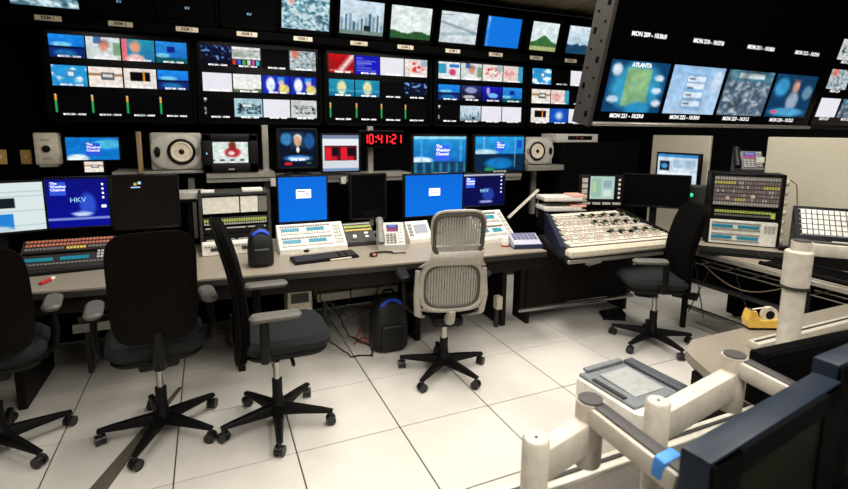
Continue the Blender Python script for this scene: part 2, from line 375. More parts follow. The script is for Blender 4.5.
        a = fill((215, 220, 228)); a = _mix(a, (120, 135, 165), rect(0, 0, 1, .1)); a = _mix(a, (235, 240, 245), rect(0, .1, 1, .3)); a = _mix(a, (90, 14, 26), rect(.05, .3, .95, .72)); a = _mix(a, (230, 30, 46), rect(.08, .34, .24, .68)+rect(.5, .34, .66, .68)); a = _mix(a, (200, 20, 40), np.clip(rect(.24, .6, .4, .7)+rect(.66, .6, .86, .7), 0, 1)); a = _mix(a, (20, 12, 20), rect(.26, .36, .44, .56)+rect(.7, .36, .9, .56)); a = _mix(a, (120, 150, 190), rect(0, .92, 1, 1))
    elif kind == 'skier':
        a = fill((228, 236, 230)); a = _mix(a, (175, 205, 195), np.clip((n9-.5)*3, 0, 1)*.6); a = _mix(a, (190, 40, 50), blob(.58, .52, .24, .24)); a = _mix(a, (130, 50, 40), blob(.58, .25, .12, .2)); a = _mix(a, (230, 215, 215), blob(.55, .55, .1, .1)); a = _mix(a, (30, 40, 55), rect(0, .8, 1, .88)*np.clip(np.sin(u*25)+.3, 0, 1))
    elif kind == 'desktop':
        a = fill((205, 222, 236)); a = _mix(a, (60, 140, 205), rect(0, 0, 1, .1)); a = _mix(a, (20, 30, 45), rect(.05, .2, .32, .45)); a = _mix(a, (70, 160, 220), blob(.18, .33, .1, .08)); a = _mix(a, (150, 180, 205), rect(.4, .16, .95, .36)*.7); a = _mix(a, (235, 240, 244), rect(.05, .5, .7, .9)); a = _mix(a, (40, 120, 190), rect(0, .93, 1, 1))
    elif kind == 'usmap':
        a = fill((14, 66, 110)); a = _mix(a, (52, 150, 190), blob(.5, .5, .5, .55, .25)); a = _mix(a, (128, 176, 128), rect(.28, .12, .72, .88)*(n4 > .1)); a = _mix(a, (150, 190, 130), blob(.5, .4, .18, .25)*.7); a = _mix(a, (40, 140, 190), blob(.6, .95, .25, .2)); a = _mix(a, (215, 232, 240), blob(.12, .18, .1, .14)+0); a = _mix(a, (205, 225, 238), blob(.86, .3, .1, .07)); a = _mix(a, (205, 225, 238), blob(.86, .55, .1, .07)); a = _mix(a, (190, 215, 230), blob(.14, .75, .12, .08)); a = _mix(a, (215, 230, 240), blob(.9, .8, .1, .08))
    elif kind == 'forecast':
        a = grad((150, 190, 228), (176, 206, 236)); a = _mix(a, (120, 165, 205), rect(.3, .16, .68, .9)*.7)
        for k in range(4): a = _mix(a, (222, 234, 246), rect(.32, .2+k*.17, .66, .31+k*.17)); a = _mix(a, (60, 90, 130), rect(.34, .24+k*.17, .45, .28+k*.17)); 
        a = _mix(a, (210, 220, 235), blob(.88, .3, .12, .3)*.7)
    elif kind == 'crowd':
        a = fill((70, 92, 112)); a = _mix(a, (178, 188, 196), np.clip((nf-.42)*3, 0, 1)); a = _mix(a, (60, 130, 150), rect(0, 0, 1, .25)*.6); a = _mix(a, (210, 225, 230), rect(.25, .06, .8, .18)); a = _mix(a, (40, 50, 60), np.clip((n4-.55)*4, 0, 1)*.6)
    elif kind == 'newscast':
        a = fill((16, 60, 96)); a = _mix(a, (60, 150, 200), blob(.2, .3, .2, .25)); a = _mix(a, (120, 90, 90), rect(.42, .1, .62, .7)*.6); a = _mix(a, (205, 150, 130), blob(.54, .28, .09, .16)); a = _mix(a, (150, 165, 185), blob(.54, .62, .17, .28)); a = _mix(a, (80, 160, 205), blob(.5, .88, .5, .12)); a = _mix(a, (160, 200, 220), blob(.85, .4, .14, .2)*.6)
    elif kind == 'touch':
        a = fill((178, 205, 196)); a = _mix(a, (140, 180, 160), rect(.08, .1, .45, .9)*.7); a = _mix(a, (200, 215, 150), rect(.12, .25, .25, .7)*.7); a = _mix(a, (120, 150, 170), rect(.55, .2, .9, .5)*.6); a = _mix(a, (225, 235, 228), rect(.55, .6, .9, .85)*.7)
    elif kind == 'phone':
        a = fill((70, 60, 130)); a = _mix(a, (190, 90, 120), rect(0, .5, 1, 1)*.8); a = _mix(a, (120, 140, 210), rect(.1, .1, .9, .35))
    elif kind == 'dim':
        a = fill((46, 50, 30)); a = a*(.7+.5*n4[..., None])  # faint reflection on dark glass, painted as a greenish glow
    return np.clip(a, 0, 1)
PICM = {}
def picture(name, kind, w, h, parent, loc=(0, 0, 0), rot=None, seed=0, W=36, H=22, gain=1.0):
    """lit picture, centre at loc, facing local -Y"""
    key = (kind, seed, W, H, round(w, 4), round(h, 4), gain)
    if key not in PICM:
        a = pic(kind, seed, W, H)
        if kind not in ('login', 'blue', 'black', 'meter', 'scale', 'white', 'navy', 'navydark', 'sheet', 'redtable', 'dim', 'phone', 'touch'):
            rs = np.random.RandomState(seed+5); a = np.clip(a*(.92+.16*_noise(rs, W, H, 9)[..., None])*(.92+.16*_noise(rs, W, H, 19)[..., None]), 0, 1)
        L = np.where(a <= .04045, a/12.92, ((a+.055)/1.055)**2.4)*gain
        V = [(w*(i/(W-1)-.5), 0, h*(.5-j/(H-1))) for j in range(H) for i in range(W)]
        Fc = [(j*W+i, (j+1)*W+i, (j+1)*W+i+1, j*W+i+1) for j in range(H-1) for i in range(W-1)]
        me = bpy.data.meshes.new(name); me.from_pydata(V, [], Fc); me.materials.append(SCREEN)
        ca = me.color_attributes.new('Col', 'FLOAT_COLOR', 'POINT')
        ca.data.foreach_set('color', np.concatenate([L.reshape(-1, 3), np.ones((W*H, 1))], 1).astype(np.float32).ravel())
        PICM[key] = me
    return link(name, PICM[key], parent, loc, rot)

# ================================================================== THE SETTING
XL, XR, YF, YB = -3.295, 5.245, -2.335, 5.2
GX, GY, T = .365, 2.545, .61
FLOORM = mat('floor_laminate', (208, 202, 192), .4, var=.03, scale=9, spec=.4)
SLABM = mat('floor_joint', (52, 44, 36), .8)
WALLM = mat('black_wall', (5, 5, 5), .95, var=.2, scale=40, spec=.04)
CEILM = mat('ceiling_tile_fibre', (150, 138, 112), .95, var=.06, scale=120, bump=.3)
CEILG = mat('ceiling_grid', (110, 100, 82), .7)
fl = MB().box(((XL+XR)/2, (YF+YB)/2, -.06), (XR-XL, YB-YF, .11)).build('floor', SLABM); tag(fl, 'pale laminate raised floor of large square tiles', 'floor', kind='structure')
tm = MB().box((0, 0, -.008), (T-.007, T-.007, .016), bev=.002).mesh('floor_tile', FLOORM, 0)
for i in range(-6, 8):
    for j in range(-8, 4): link('floor_tile', tm, fl, (GX+(i+.5)*T, GY+(j+.5)*T, random.uniform(-.0006, .0006)))
def wall(name, c, d, label):
    return tag(MB().box(c, d).build(name, WALLM, smooth=0), label, 'wall', kind='structure')
HB = CEIL+.1
wall('wall_back', ((XL+XR)/2, YB+.06, HB/2-.1), (XR-XL+.24, .12, HB), 'black back wall behind the bank of monitors')
wr = wall('wall_right', (XR+.06, (YF+YB)/2, HB/2-.1), (.12, YB-YF, HB), 'black side wall with beige panels on the right')
wall('wall_left', (XL-.06, (YF+YB)/2, HB/2-.1), (.12, YB-YF, HB), 'black side wall on the left')
wall('wall_front', ((XL+XR)/2, YF-.06, HB/2-.1), (XR-XL+.24, .12, HB), 'black wall behind the viewer')
ce = MB().box(((XL+XR)/2, (YF+YB)/2, CEIL+.06), (XR-XL, YB-YF, .1)).build('ceiling', CEILG); tag(ce, 'dim beige suspended ceiling', 'ceiling', kind='structure')
cm = MB().box((0, 0, 0), (T-.025, T-.025, .014), bev=.003).mesh('ceiling_tile', CEILM, 0)
for i in range(-6, 8):
    for j in range(-8, 4): link('ceiling_tile', cm, ce, (GX+(i+.5)*T, GY+(j+.5)*T, CEIL+.008))
# ceiling lights
for k, (x, y, pw) in enumerate(LIGHTS):
    where = ['over the middle of the open floor', 'over the floor before the sound mixer', 'over the floor before the left chairs', 'over the near console', 'over the tape dispenser desk', 'over the far left floor', 'over the right half of the long desk', 'over the left half of the long desk', 'over the side desk by the right wall', 'behind the viewer to the right', 'behind the viewer to the left'][k]
    t = thing('ceiling_light', 'flat white ceiling light panel '+where, 'ceiling light', (x, y, CEIL-.004), 0, 'ceiling light panels')
    b = MB(); 
    for s in (-1, 1): b.box((s*.285, 0, -.012), (.03, 1.18, .03)); b.box((0, s*.58, -.012), (.6, .02, .03))
    b.build('frame', WHITE, t); MB().box((0, 0, -.004), (.55, 1.14, .008)).build('diffuser', LAMP, t)
    ld = bpy.data.lights.new('lamp', 'AREA'); ld.shape = 'RECTANGLE'; ld.size = .54; ld.size_y = 1.12; ld.energy = pw*LK; ld.color = (1, .965, .915); ld.spread = rad(168)
    lo = bpy.data.objects.new('lamp', ld); COL.objects.link(lo); lo.parent = t; lo.location = (0, 0, -.012)
# beige panels on the right wall
def wall_panel(y0, y1, z0, z1, label):
    t = MB().box((XR-.02, (y0+y1)/2, (z0+z1)/2), (.04, abs(y1-y0), z1-z0), bev=.006).build('wall_panel', BEIGE)
    tag(t, label, 'wall panel', 'beige panels on the right wall')
pa = [atx(653, 135, XR-.04), atx(711, 136, XR-.04), atx(768, 138, XR-.04)]
wall_panel(pa[0].y, pa[1].y, .5, 1.735, 'narrow beige fabric wall panel behind the small desktop monitor')
wall_panel(pa[2].y, 1.2, .35, 1.735, 'wide beige fabric wall panel right of the button rack')
# floor tape
a, b2, c2, d2 = atz(90, 489, 0), atz(152, 418, 0), atz(160, 418, 0), atz(108, 489, 0)
def ext(p, q, k): return p+(q-p)*k
st = [ext(a, b2, -.6), ext(a, b2, 1.6), ext(d2, c2, 1.6), ext(d2, c2, -.6)]
tag(MB().prism([(p.x, p.y) for p in st], .0006, .0045).build('floor_tape', GAFF, smooth=0), 'dull grey tape strip stuck along the floor by the left chairs', 'tape')

# ================================================================== WALL OF MONITORS
def cap(parent, txt, x, z, y, size=.022, sx=1.0): return text('caption', txt, size, PRINTED, parent, (x, y, z), bold=.0008, sx=sx)
def multiviewer(x0, x1, rows, label, seed, ncol=4):
    Y = 5.0; xc = (x0+x1)/2; W = x1-x0
    t = thing('wall_monitor', label, 'monitor', (xc, Y, 1.8), 0, 'multi-picture monitors on the back wall')
    MB().box((0, .11, .4), (W+.1, .18, .8), bev=.01).build('housing', MATTE, t)
    b = MB()
    for s in (-1, 1): b.box((s*(W/2+.035), .005, .4), (.03, .03, .8), bev=.006)
    b.box((0, .005, .015), (W+.1, .03, .03), bev=.006); b.box((0, .005, .785), (W+.1, .03, .03), bev=.006)
    b.build('bezel', MATTE, t)
    MB().box((0, .016, .4), (W+.05, .01, .75)).build('screen', GLOSS, t)
    cw = W/ncol; tops = [.711, .468, .245]; hh = [.18, .165, .17]
    k = 0
    for r, row in enumerate(rows):
        for c, kind in enumerate(row):
            x = -W/2+(c+.5)*cw; z = tops[r]-hh[r]/2
            if kind: picture('picture', kind, cw-.012, hh[r], t, (x, .009, z), seed=seed*17+k)
            h_ = 10+(k*7) % 3
            if kind != 'none': cap(t, 'MON %d - %02d:%02d:0' % (201+seed*12+k, 10, 30+k % 12), x+.012, tops[r]-hh[r]-(-.008 if r < 2 else .004), .004, .021, .95)
            k += 1
    return t
MV = [
 ((46.7, 186.5, 38), [['studio', 'face', 'face2', 'studio2'], ['cloud', 'desert', 'blackbox', 'studio'], ['meter']*4], 'first multi-picture wall monitor, with a row of four level meters below faces and blue studios'),
 ((200, 316, 48), [['night', 'cells', 'black', 'aerial'], ['white', 'whitegreen', 'cartoon', 'cartoon'], ['scale', 'truck', 'white', 'truckgrey']], 'second multi-picture wall monitor, showing two white skies and two blue cartoons'),
 ((328, 428, 55), [['red', 'bluetext', 'white', 'mapred'], ['tealface', 'tealface', 'black', 'night'], ['meter']*4], 'third multi-picture wall monitor, with a red picture in its top left corner'),
 ((438.5, 524, 62), [['mapteal', 'face', 'mapred', 'pinkteal'], ['studio', 'darkdesk', 'royal', 'studio2'], ['scale', 'city', 'white', 'white']], 'fourth multi-picture wall monitor, above the two blue weather screens'),
 ((533, 607, 67), [['cloud', 'black', 'white', 'studio'], ['desert', 'pinkteal', 'black', 'red'], ['blackbox', 'globe', 'white', 'meter']], 'fifth multi-picture wall monitor, half hidden behind the hanging display')]
for k, ((xa, xb, y), rows, lab) in enumerate(MV):
    multiviewer(at(xa, y, 5).x, at(xb, y, 5).x, rows, lab, k)
# shelf with name plates under the tilted monitors
sh = thing('monitor_shelf', 'long black shelf with small beige name plates under the tilted monitors', 'shelf', (1.7, 5.0, 2.57))
MB().box((0, .03, .035), (6.9, .33, .07), bev=.004).build('board', MATTE, sh)
for x in (-3.2, -1.6, 0, 1.6, 3.2): MB().prism([(.06, 0), (.195, 0), (.195, -.04), (.17, -.04)], x-.02, x+.02, axis=0).build('bracket', BLACK, sh)
plates = [(48, 18, 'REM 1'), (120.5, 23.5, 'REM 2'), (187, 28, 'REM 3'), (247, 33, 'REM 4'), (303, 36, 'REM 5'), (359, 40, 'CAM 1'), (405.5, 44.5, 'CAM 2'), (453, 47.5, 'CAM 3'), (496, 51.5, 'CAM 4'), (536.5, 55, 'CAM 5'), (571, 58, 'CAM 6')]
for px, py, tx in plates:
    p = at(px, py, 4.86)
    pl = MB().box((0, 0, 0), (.175, .008, .04), bev=.002).build('name_plate', PLATE, sh, (p.x-1.7, -.139, .034))
    text('lettering', tx, .034, INK, pl, (0, -.0055, 0), bold=.0006)
# tilted monitors
TL = rad(14)
crts = [((11, 79, 0), 'aerialteal', 'tilted wall monitor showing a pale teal aerial view, leftmost above the REM 1 plate'),
        (None, 'black', 'dark tilted wall monitor directly right of the pale teal aerial view'), (None, 'black', 'dark tilted wall monitor in the middle of the three dark ones'), (None, 'black', 'dark tilted wall monitor directly left of the teal street grid'),
        (.905, 'aerialteal', 'tilted wall monitor showing a teal street grid from the air'), (1.445, 'city', 'tilted wall monitor showing a hazy city skyline'), (1.96, 'skytrees', 'tilted wall monitor showing pale sky over a row of trees'),
        (2.505, 'road', 'tilted wall monitor showing a pale grey roadway'), (3.055, 'blue', 'tilted wall monitor showing a plain bright blue picture'), (3.61, 'hill', 'tilted wall monitor showing a green hill under white sky'), (4.16, 'seacity', 'tilted wall monitor showing a pale sky over dark water, partly behind the hanging display')]
cx_list = [-1.095, -.595, -.095, .405]
for k, (xx, kind, lab) in enumerate(crts):
    x = cx_list[k] if k < 4 else xx
    t = thing('tilted_monitor', lab, 'monitor', (x, 4.88, 2.65), 0, 'tilted monitors above the picture wall')
    R = Matrix.Rotation(TL, 4, 'X')
    w_, h_ = .49, .40; sw = .44 if k not in (9,) else .37
    b = MB()
    b.box((0, .12, h_/2+.005), (w_*.92, .2, h_*.92), bev=.012); b.xf(R); b.build('housing', MATTE, t)
    b = MB()
    for s in (-1, 1): b.box((s*(sw/2+.0125+(.49-sw)/4-.0125), 0, h_/2), ((.49-sw)/2, .04, h_), bev=.006)
    b.box((0, 0, .02), (w_, .04, .04), bev=.006); b.box((0, 0, h_-.025), (w_, .04, .05), bev=.006); b.xf(R); b.build('bezel', MATTE, t)
    picture('screen', kind, sw-.002, .315, t, R @ Vector((0, -.006, .2)), (TL, 0, 0), seed=k, W=48, H=32)
    MB().prism([(.0, -.009), (.2, -.009), (.2, .046), (.02, .001)], -.18, .18, axis=0).build('wedge', MATTE, t)
    if kind == 'black': text('mark', 'KV', .03, BLUEPRINT, t, R @ Vector((0, -.01, .13)), (PI/2+TL, 0, 0))

# hanging display on the right, tilted forward
Tn = rad(13); nrm = Vector((0, -math.cos(Tn), -math.sin(Tn))); upv = Vector((0, -math.sin(Tn), math.cos(Tn)))
P0 = at(591, 124.5, 2.02)
def onp(x, y):
    d = _ray(x, y); k = (P0-EYEP).dot(nrm)/d.dot(nrm); q = EYEP+d*k-P0
    return q.x, q.dot(upv)
hd = thing('hanging_display', 'huge black display hung from the ceiling, tilted forward, with four pictures in a row', 'display', tuple(P0))
HR = (Tn, 0, 0)
x1 = 1.86; hh = .95
def hp(x, z, y=0): return Matrix.Rotation(Tn, 4, 'X') @ Vector((x, y, z))
MB().box((x1/2, .07, hh/2), (x1, .1, hh), bev=.006).build('housing', MATTE, hd, rot=HR)
MB().box((x1/2, .014, hh/2), (x1-.02, .012, hh-.02)).build('screen', GLOSS, hd, rot=HR)
b = MB().box((x1/2, 0, .006), (x1, .03, .018), bev=.004); b.build('bottom_trim', METAL, hd, rot=HR)
sd = MB(); sd.box((-.012, .06, hh/2), (.024, .13, hh+.02), bev=.003); sd = sd.build('side_rail', mat('rail_grey', (58, 54, 49), .55, .3), hd, rot=HR)
sl = bits('slots', [((-.0245, .06+(.03 if q % 2 else -.03), .05+q*.045), (.002, .012 if q % 3 else .02, .012 if q % 3 else .03)) for q in range(20)], MATTE, sd)
q4 = [((600, 664), 'usmap', 'MON 221 - 10:29:0'), ((660.5, 719), 'forecast', 'MON 222 - 10:30:0'), ((712, 767), 'crowd', 'MON 223 - 10:31:2'), ((758.5, 808), 'newscast', 'MON 224 - 10:32:2')]
qx = [(602, 110, 665, 64), (660, 113, 719, 66), (711, 115, 767, 71), (758, 116, 806, 77)]
for k, (xa, yb, xb, yt) in enumerate(qx):
    A = onp(xa+2, yb); B = onp(xb-2, yt); xm = (A[0]+B[0])/2; zm = (A[1]+B[1])/2; ww = .41; hz = .262
    xm = .035+.44*(k+.5); zm = .2
    p = picture('picture', q4[k][1], ww, hz, hd, hp(xm, zm, .006), HR, seed=k, W=44, H=28)
    text('caption', q4[k][2], .03, PRINTED, hd, hp(xm-.02, .048, .004), (PI/2+Tn, 0, 0), bold=.001)
    text('caption', 'MON %d - 10:3%d:0' % (209+k, 6+k), .03, PRINTED, hd, hp(xm-.0, .46, .004), (PI/2+Tn, 0, 0), bold=.001)
    if k == 3: bits('lamp_marks', [((-.13, 0, -.1), (.05, .002, .012))], REDL, p, None, (0, -.002, 0))
    if k == 0: text('caption', 'ATLANTA', .03, PRINTED, p, (0, -.003, .112), bold=.001)
for s in (.4, 1.4): MB().cyl((s, .15, .85), (s, .15, CEIL-P0.z), .02).build('hanger', BLACK, hd)
hd2 = thing('hanging_display', 'second hanging black display at the right edge with small stacked pictures', 'display', tuple(P0+Vector((x1+.012, 0, 0))))
MB().box((.55, .07, hh/2), (1.1, .1, hh), bev=.006).build('housing', MATTE, hd2, rot=HR)
MB().box((.55, .014, hh/2), (1.08, .012, hh-.02)).build('screen', GLOSS, hd2, rot=HR)
MB().box((.55, 0, .006), (1.1, .03, .018), bev=.004).build('bottom_trim', BLACK, hd2, rot=HR)
for r in range(3):
    for c in range(3):
        p = picture('picture', ['truckgrey', 'crowd', 'road', 'aerial', 'city', 'studio', 'white', 'seacity', 'desert'][(r*3+c*4) % 9], .22, .125, hd2, hp(.135+c*.25, .51-r*.185, .006), HR, seed=r*3+c)
        text('caption', 'MON %d' % (231+r*3+c), .026, PRINTED, hd2, hp(.135+c*.25, .435-r*.185, .004), (PI/2+Tn, 0, 0), bold=.0008)
MB().cyl((.55, .15, .85), (.55, .15, CEIL-P0.z), .02).build('hanger', BLACK, hd2)

# ================================================================== LONG DESK
DZ = .78
desk = thing('long_desk', 'long grey-topped control desk running below the monitor wall', 'desk', (.8, 4.0, 0))
fe = [(-2.9, 3.72), (-1.6, 3.62), (-.3, 3.47), (.76, 3.385), (1.5, 3.33), (2.56, 3.262)]
bk = 4.55
poly = [(x-.8, y-4.0) for x, y in fe]+[(2.56-.8, bk-4.0), (-2.9-.8, bk-4.0)]
MB().prism(poly, DZ-.035, DZ).build('worktop', DESK, desk, smooth=0)
b = MB()
for (xa, ya), (xb, yb) in zip(fe, fe[1:]):
    b.prism([(xa-.8, ya-4.0-.006), (xb-.8, yb-4.0-.006), (xb-.8, yb-4.0+.02), (xa-.8, ya-4.0+.02)], DZ-.05, DZ-.012)
b.build('edge_strip', DESKEDGE, desk, smooth=0)
b = MB()
for (xa, ya), (xb, yb) in zip(fe, fe[1:]):
    b.prism([(xa-.8, ya-4.0+.06), (xb-.8, yb-4.0+.06), (xb-.8, yb-4.0+.09), (xa-.8, ya-4.0+.09)], DZ-.17, DZ-.036)
b.build('apron', WOOD, desk, smooth=0)
for x in (-2.6, -1.15, .15, 1.55, 2.4):
    MB().box((x-.8, -.06, .371), (.05, .62, .742), bev=.004).build('leg', WOOD, desk)
MB().box((-.95, .4, .42), (5.3, .03, .6)).build('back_panel', MATTE, desk)
# equipment rack frame above the desk
fr = thing('equipment_gantry', 'pale metal frame of posts and beams carrying the small monitors behind the desk', 'frame', (1.2, 4.75, DZ))
def wx(px, Y=4.8): return at(px, 160, Y).x
for px, zt in ((266, 1.8), (371, 1.8), (466, 1.26), (190, 1.33)):
    MB().box((wx(px)-1.2, .08, (zt-DZ)/2), (.055, .05, zt-DZ), bev=.004).build('post', METAL, fr)
beams = [(at(206, 172, 4.6).x, at(275, 172, 4.6).x, 1.335, 1.385), (at(275, 172, 4.6).x, at(412, 172, 4.6).x, 1.305, 1.345), (at(412, 172, 4.6).x, at(522, 172, 4.6).x, 1.262, 1.30)]
for xa, xb, z0, z1 in beams:
    MB().box(((xa+xb)/2-1.2, .0, (z0+z1)/2-DZ), (xb-xa, .3, z1-z0), bev=.004).build('beam', METAL, fr)
    MB().box(((xa+xb)/2-1.2, -.12, z0-DZ-.02), (xb-xa, .03, .035), bev=.003).build('cable_rail', METAL, fr)
for px in (273, 343, 409, 462):
    p = at(px, 177, 4.58); MB().box((p.x-1.2, -.17, 1.29-DZ), (.05, .05, .07), bev=.004).build('bracket', LGREY, fr)

# ------------------------------------------------------------------ flat monitors
def lcd(label, xc, Yf, z0, z1, w, kind, name='desk_monitor', rz=0, base=None, bez=.016, seed=0, W=40, H=30, case=BLACK, group=None, cat='monitor', tilt=0, off=None, depth=.045, gain=1.0, chin=.0):
    """front glass at depth Yf; bottom z0, top z1; base: height of what it stands on"""
    base = z0 if base is None else base
    t = thing(name, label, cat, (xc, Yf, base), rz, group)
    h = z1-z0; zb = z0-base
    R = Matrix.Translation((0, 0, zb)) @ Matrix.Rotation(-tilt, 4, 'X')
    MB().box((0, .008+depth/2, h/2), (w, depth, h), bev=.006).xf(R).build('housing', case, t)
    MB().box((0, .02+depth, h/2), (w*.6, .03, h*.6), bev=.01).xf(R).build('rear_cover', case, t)
    b = MB(); 
    for s in (-1, 1): b.box((s*(w-bez)/2, 0, h/2), (bez, .02, h), bev=.003)
    b.box((0, 0, h-bez/2), (w, .02, bez), bev=.003); b.box((0, 0, (bez+chin)/2), (w, .02, bez+chin), bev=.003); b.xf(R).build('bezel', case, t)
    sc = None
    zc = (h+chin)/2
    if kind: sc = picture('screen', kind, w-2*bez+.002, h-2*bez-chin+.002, t, R @ Vector((0, -.002, zc)), (-tilt, 0, 0), seed, W, H, gain)
    else: sc = MB().box((0, .0, zc), (w-2*bez+.002, .01, h-2*bez-chin+.002)).xf(R).build('screen', off or GLOSS, t)
    if zb > .02:
        MB().box((0, .075, zb/2+.05), (.07, .025, zb+.1), bev=.004).build('neck', case, t)
        MB().slab(.24, .17, .05, 0, .014, .003, c=(0, .06)).build('foot', case, t)
    t['w'] = w-2*bez; t['h'] = h-2*bez; t['zc'] = zb+zc
    return t, sc
def channel_box(parent, x, z, s, y=-.004, mt=None):
    """square blue box with three lines of white writing"""
    bx = MB().box((0, 0, 0), (s, .002, s)).build('logo_box', mt or mat('logo_blue', (30, 70, 190), .5, emit=.9, var=.02), parent, (x, y, z))
    text('lettering', 'The\nWeather\nChannel', s*.27, PRINTED, bx, (-s*.44, -.0025, 0), bold=.0006, align='LEFT')
    bx.children[0].location.z = s*.16
    return bx
A = at
lcd('bright monitor with a pale spreadsheet window at the left edge of the desk', A(8, 210, 4.15).x-.06, 4.15, 1.035, 1.40, .56, 'sheet', rz=rad(14), base=DZ, W=72, H=54, tilt=rad(4))
t, s = lcd('navy blue weather screen beside the bright spreadsheet monitor', (A(46, 200, 4.2).x+A(109, 200, 4.2).x)/2, 4.2, 1.04, 1.415, .40, 'navy', base=DZ, bez=.014)
channel_box(s, -.115, .105, .095); text('lettering', 'HKV', .05, BLUEPRINT, s, (.0, -.004, .02)); 
bits('icons', [((.155, -.003, .13-q*.032), (.012, .002, .014)) for q in range(4)]+[((.155, -.003, -.03), (.03, .002, .02))], PRINTED, s)
t, s = lcd('switched-off black monitor with a tiny window logo behind the second chair', (A(110, 200, 4.2).x+A(180, 200, 4.2).x)/2, 4.2, 1.005, 1.415, .455, None, base=DZ, bez=.014, off=mat('dark_brown_glass', (22, 14, 10), .3, spec=.3))
lg = bits('logo', [((-.022, 0, .0), (.02, .002, .02))], AMBER, s, None, (-.04, -.007, .57)); bits('logo', [((.006, 0, .008), (.02, .002, .02)), ((-.02, 0, -.024), (.06, .002, .008))], BLUEPRINT, s, None, (-.04, -.007, .57))
t, s = lcd('square blue log-in monitor between the button rack and the white switch panel', (A(277, 200, 4.2).x+A(328, 200, 4.2).x)/2, 4.2, .95, 1.38, .425, 'login', base=DZ, bez=.012, chin=.03)
bits('log_in_box', [((0, 0, 0), (.125, .002, .075))], PRINTED, s, None, (.005, -.003, .045))
bits('log_in_lines', [((-.02, 0, .02), (.07, .001, .008)), ((0, 0, 0), (.1, .001, .006)), ((0, 0, -.018), (.1, .001, .006))], mat('blue_ink', (90, 130, 200), .5), s, None, (.005, -.0045, .045))
lcd('narrow switched-off black monitor behind the desk telephone', (A(349, 200, 4.25).x+A(387, 200, 4.25).x)/2, 4.25, .955, 1.375, .345, None, base=DZ)
t, s = lcd('wide blue log-in monitor behind the silver mesh chair', (A(404, 200, 4.2).x+A(463, 200, 4.2).x)/2, 4.2, .955, 1.365, .62, 'login', base=DZ, bez=.013)
bits('log_in_box', [((0, 0, 0), (.115, .002, .07))], PRINTED, s, None, (0, -.003, .03))
bits('log_in_lines', [((-.02, 0, .02), (.06, .001, .008)), ((0, 0, -.005), (.09, .001, .006))], mat('blue_ink', (90, 130, 200), .5), s, None, (0, -.0045, .03))
t, s = lcd('dark navy weather screen right of the wide blue log-in monitor', (A(462, 195, 4.32).x+A(505, 195, 4.32).x)/2+.0, 4.32, 1.0, 1.345, .50, 'navydark', base=DZ, bez=.012)
channel_box(s, -.165, .075, .10); text('lettering', 'HKV', .05, BLUEPRINT, s, (.0, -.004, -.01))
bits('icons', [((.2, -.003, .13-q*.04), (.012, .002, .014)) for q in range(5)], PRINTED, s)

# shelf-level screens
t, s = lcd('thin blue channel screen on the wall beside the small cream loudspeaker', (A(65, 148, 4.7).x+A(120, 148, 4.7).x)/2, 4.7, 1.5, 1.69, .37, 'logoscreen', name='shelf_monitor', bez=.006, group='screens above the desk')
channel_box(s, 0, -.005, .1)
MB().box((0, .3, .1), (.1, .46, .1), bev=.006).build('wall_arm', MATTE, t)
p = A(94, 166, 4.66); t, s = lcd('orange and white reflection made as a small lit picture under the thin channel screen', p.x, 4.66, 1.405, 1.50, .14, 'desert', name='shelf_monitor', bez=.006, seed=3, group='screens above the desk')  # orange reflection put in as a glowing picture
MB().box((0, .31, .045), (.06, .46, .05), bev=.006).build('wall_arm', MATTE, t)
def tube_tv(label, xa, xb, z0, z1, Yf):
    w = xb-xa; h = z1-z0; t = thing('television', label, 'television', ((xa+xb)/2, Yf, z0))
    MB().box((0, .14, h/2), (w*.96, .24, h*.96), bev=.02, seg=2).build('housing', BLACK, t)
    b = MB()
    for s in (-1, 1): b.box((s*(w/2-.042), 0, h/2), (.084, .035, h), bev=.012, seg=2)
    b.box((0, 0, h-.035), (w, .035, .07), bev=.012, seg=2); b.box((0, 0, .042), (w, .035, .084), bev=.012, seg=2); b.build('front_frame', BLACK, t)
    picture('screen', 'skier', w-.135, h-.12, t, (-.01, .005, h/2+.012), W=40, H=28, seed=5)
    bits('badge', [((0, -.019, .03), (.05, .003, .008))], LGREY, t, None); bits('lamp', [((-w/2+.035, -.019, h*.5), (.01, .003, .012))], BLUEPRINT, t, None)
tube_tv('small black tube television showing a figure in red on snow', A(202, 150, 4.6).x, A(258, 150, 4.6).x, 1.386, 1.72, 4.6)
xm = (A(278, 148, 4.55).x+A(317, 148, 4.55).x)/2
t, s = lcd('square black monitor showing a newsreader in a dark suit', xm, 4.55, 1.41, 1.775, .355, 'anchor', name='shelf_monitor', base=1.346, bez=.016, W=48, H=44, group='screens above the desk')
text('lettering', 'LIVE 10:41', .03, PRINTED, s, (0, -.004, -.1), bold=.0008)
xm = (A(321, 153, 4.55).x+A(360, 153, 4.55).x)/2
lcd('monitor showing a table with bright red columns', xm, 4.55, 1.365, 1.73, .375, 'redtable', name='shelf_monitor', base=1.346, bez=.016, W=48, H=44, group='screens above the desk')
xm = (A(412, 155, 4.6).x+A(467, 155, 4.6).x)/2
t, s = lcd('blue weather monitor left of the pair, with the channel box at its centre', xm, 4.6, 1.315, 1.725, .635, 'weather', name='shelf_monitor', base=1.301, bez=.02, W=60, H=36, group='screens above the desk')
channel_box(s, .02, .02, .16); text('lettering', 'MON 4A', .03, INK, bits('tag_plate', [((0, 0, 0), (.16, .004, .035))], LGREY, t, None, (0, -.0135, .018)), (0, -.004, 0))
xm = (A(473, 155, 4.62).x+A(525, 155, 4.62).x)/2
t, s = lcd('blue weather monitor right of the pair, beside the grey loudspeaker', xm, 4.62, 1.315, 1.725, .66, 'weather2', name='shelf_monitor', base=1.301, bez=.02, W=60, H=36, group='screens above the desk')
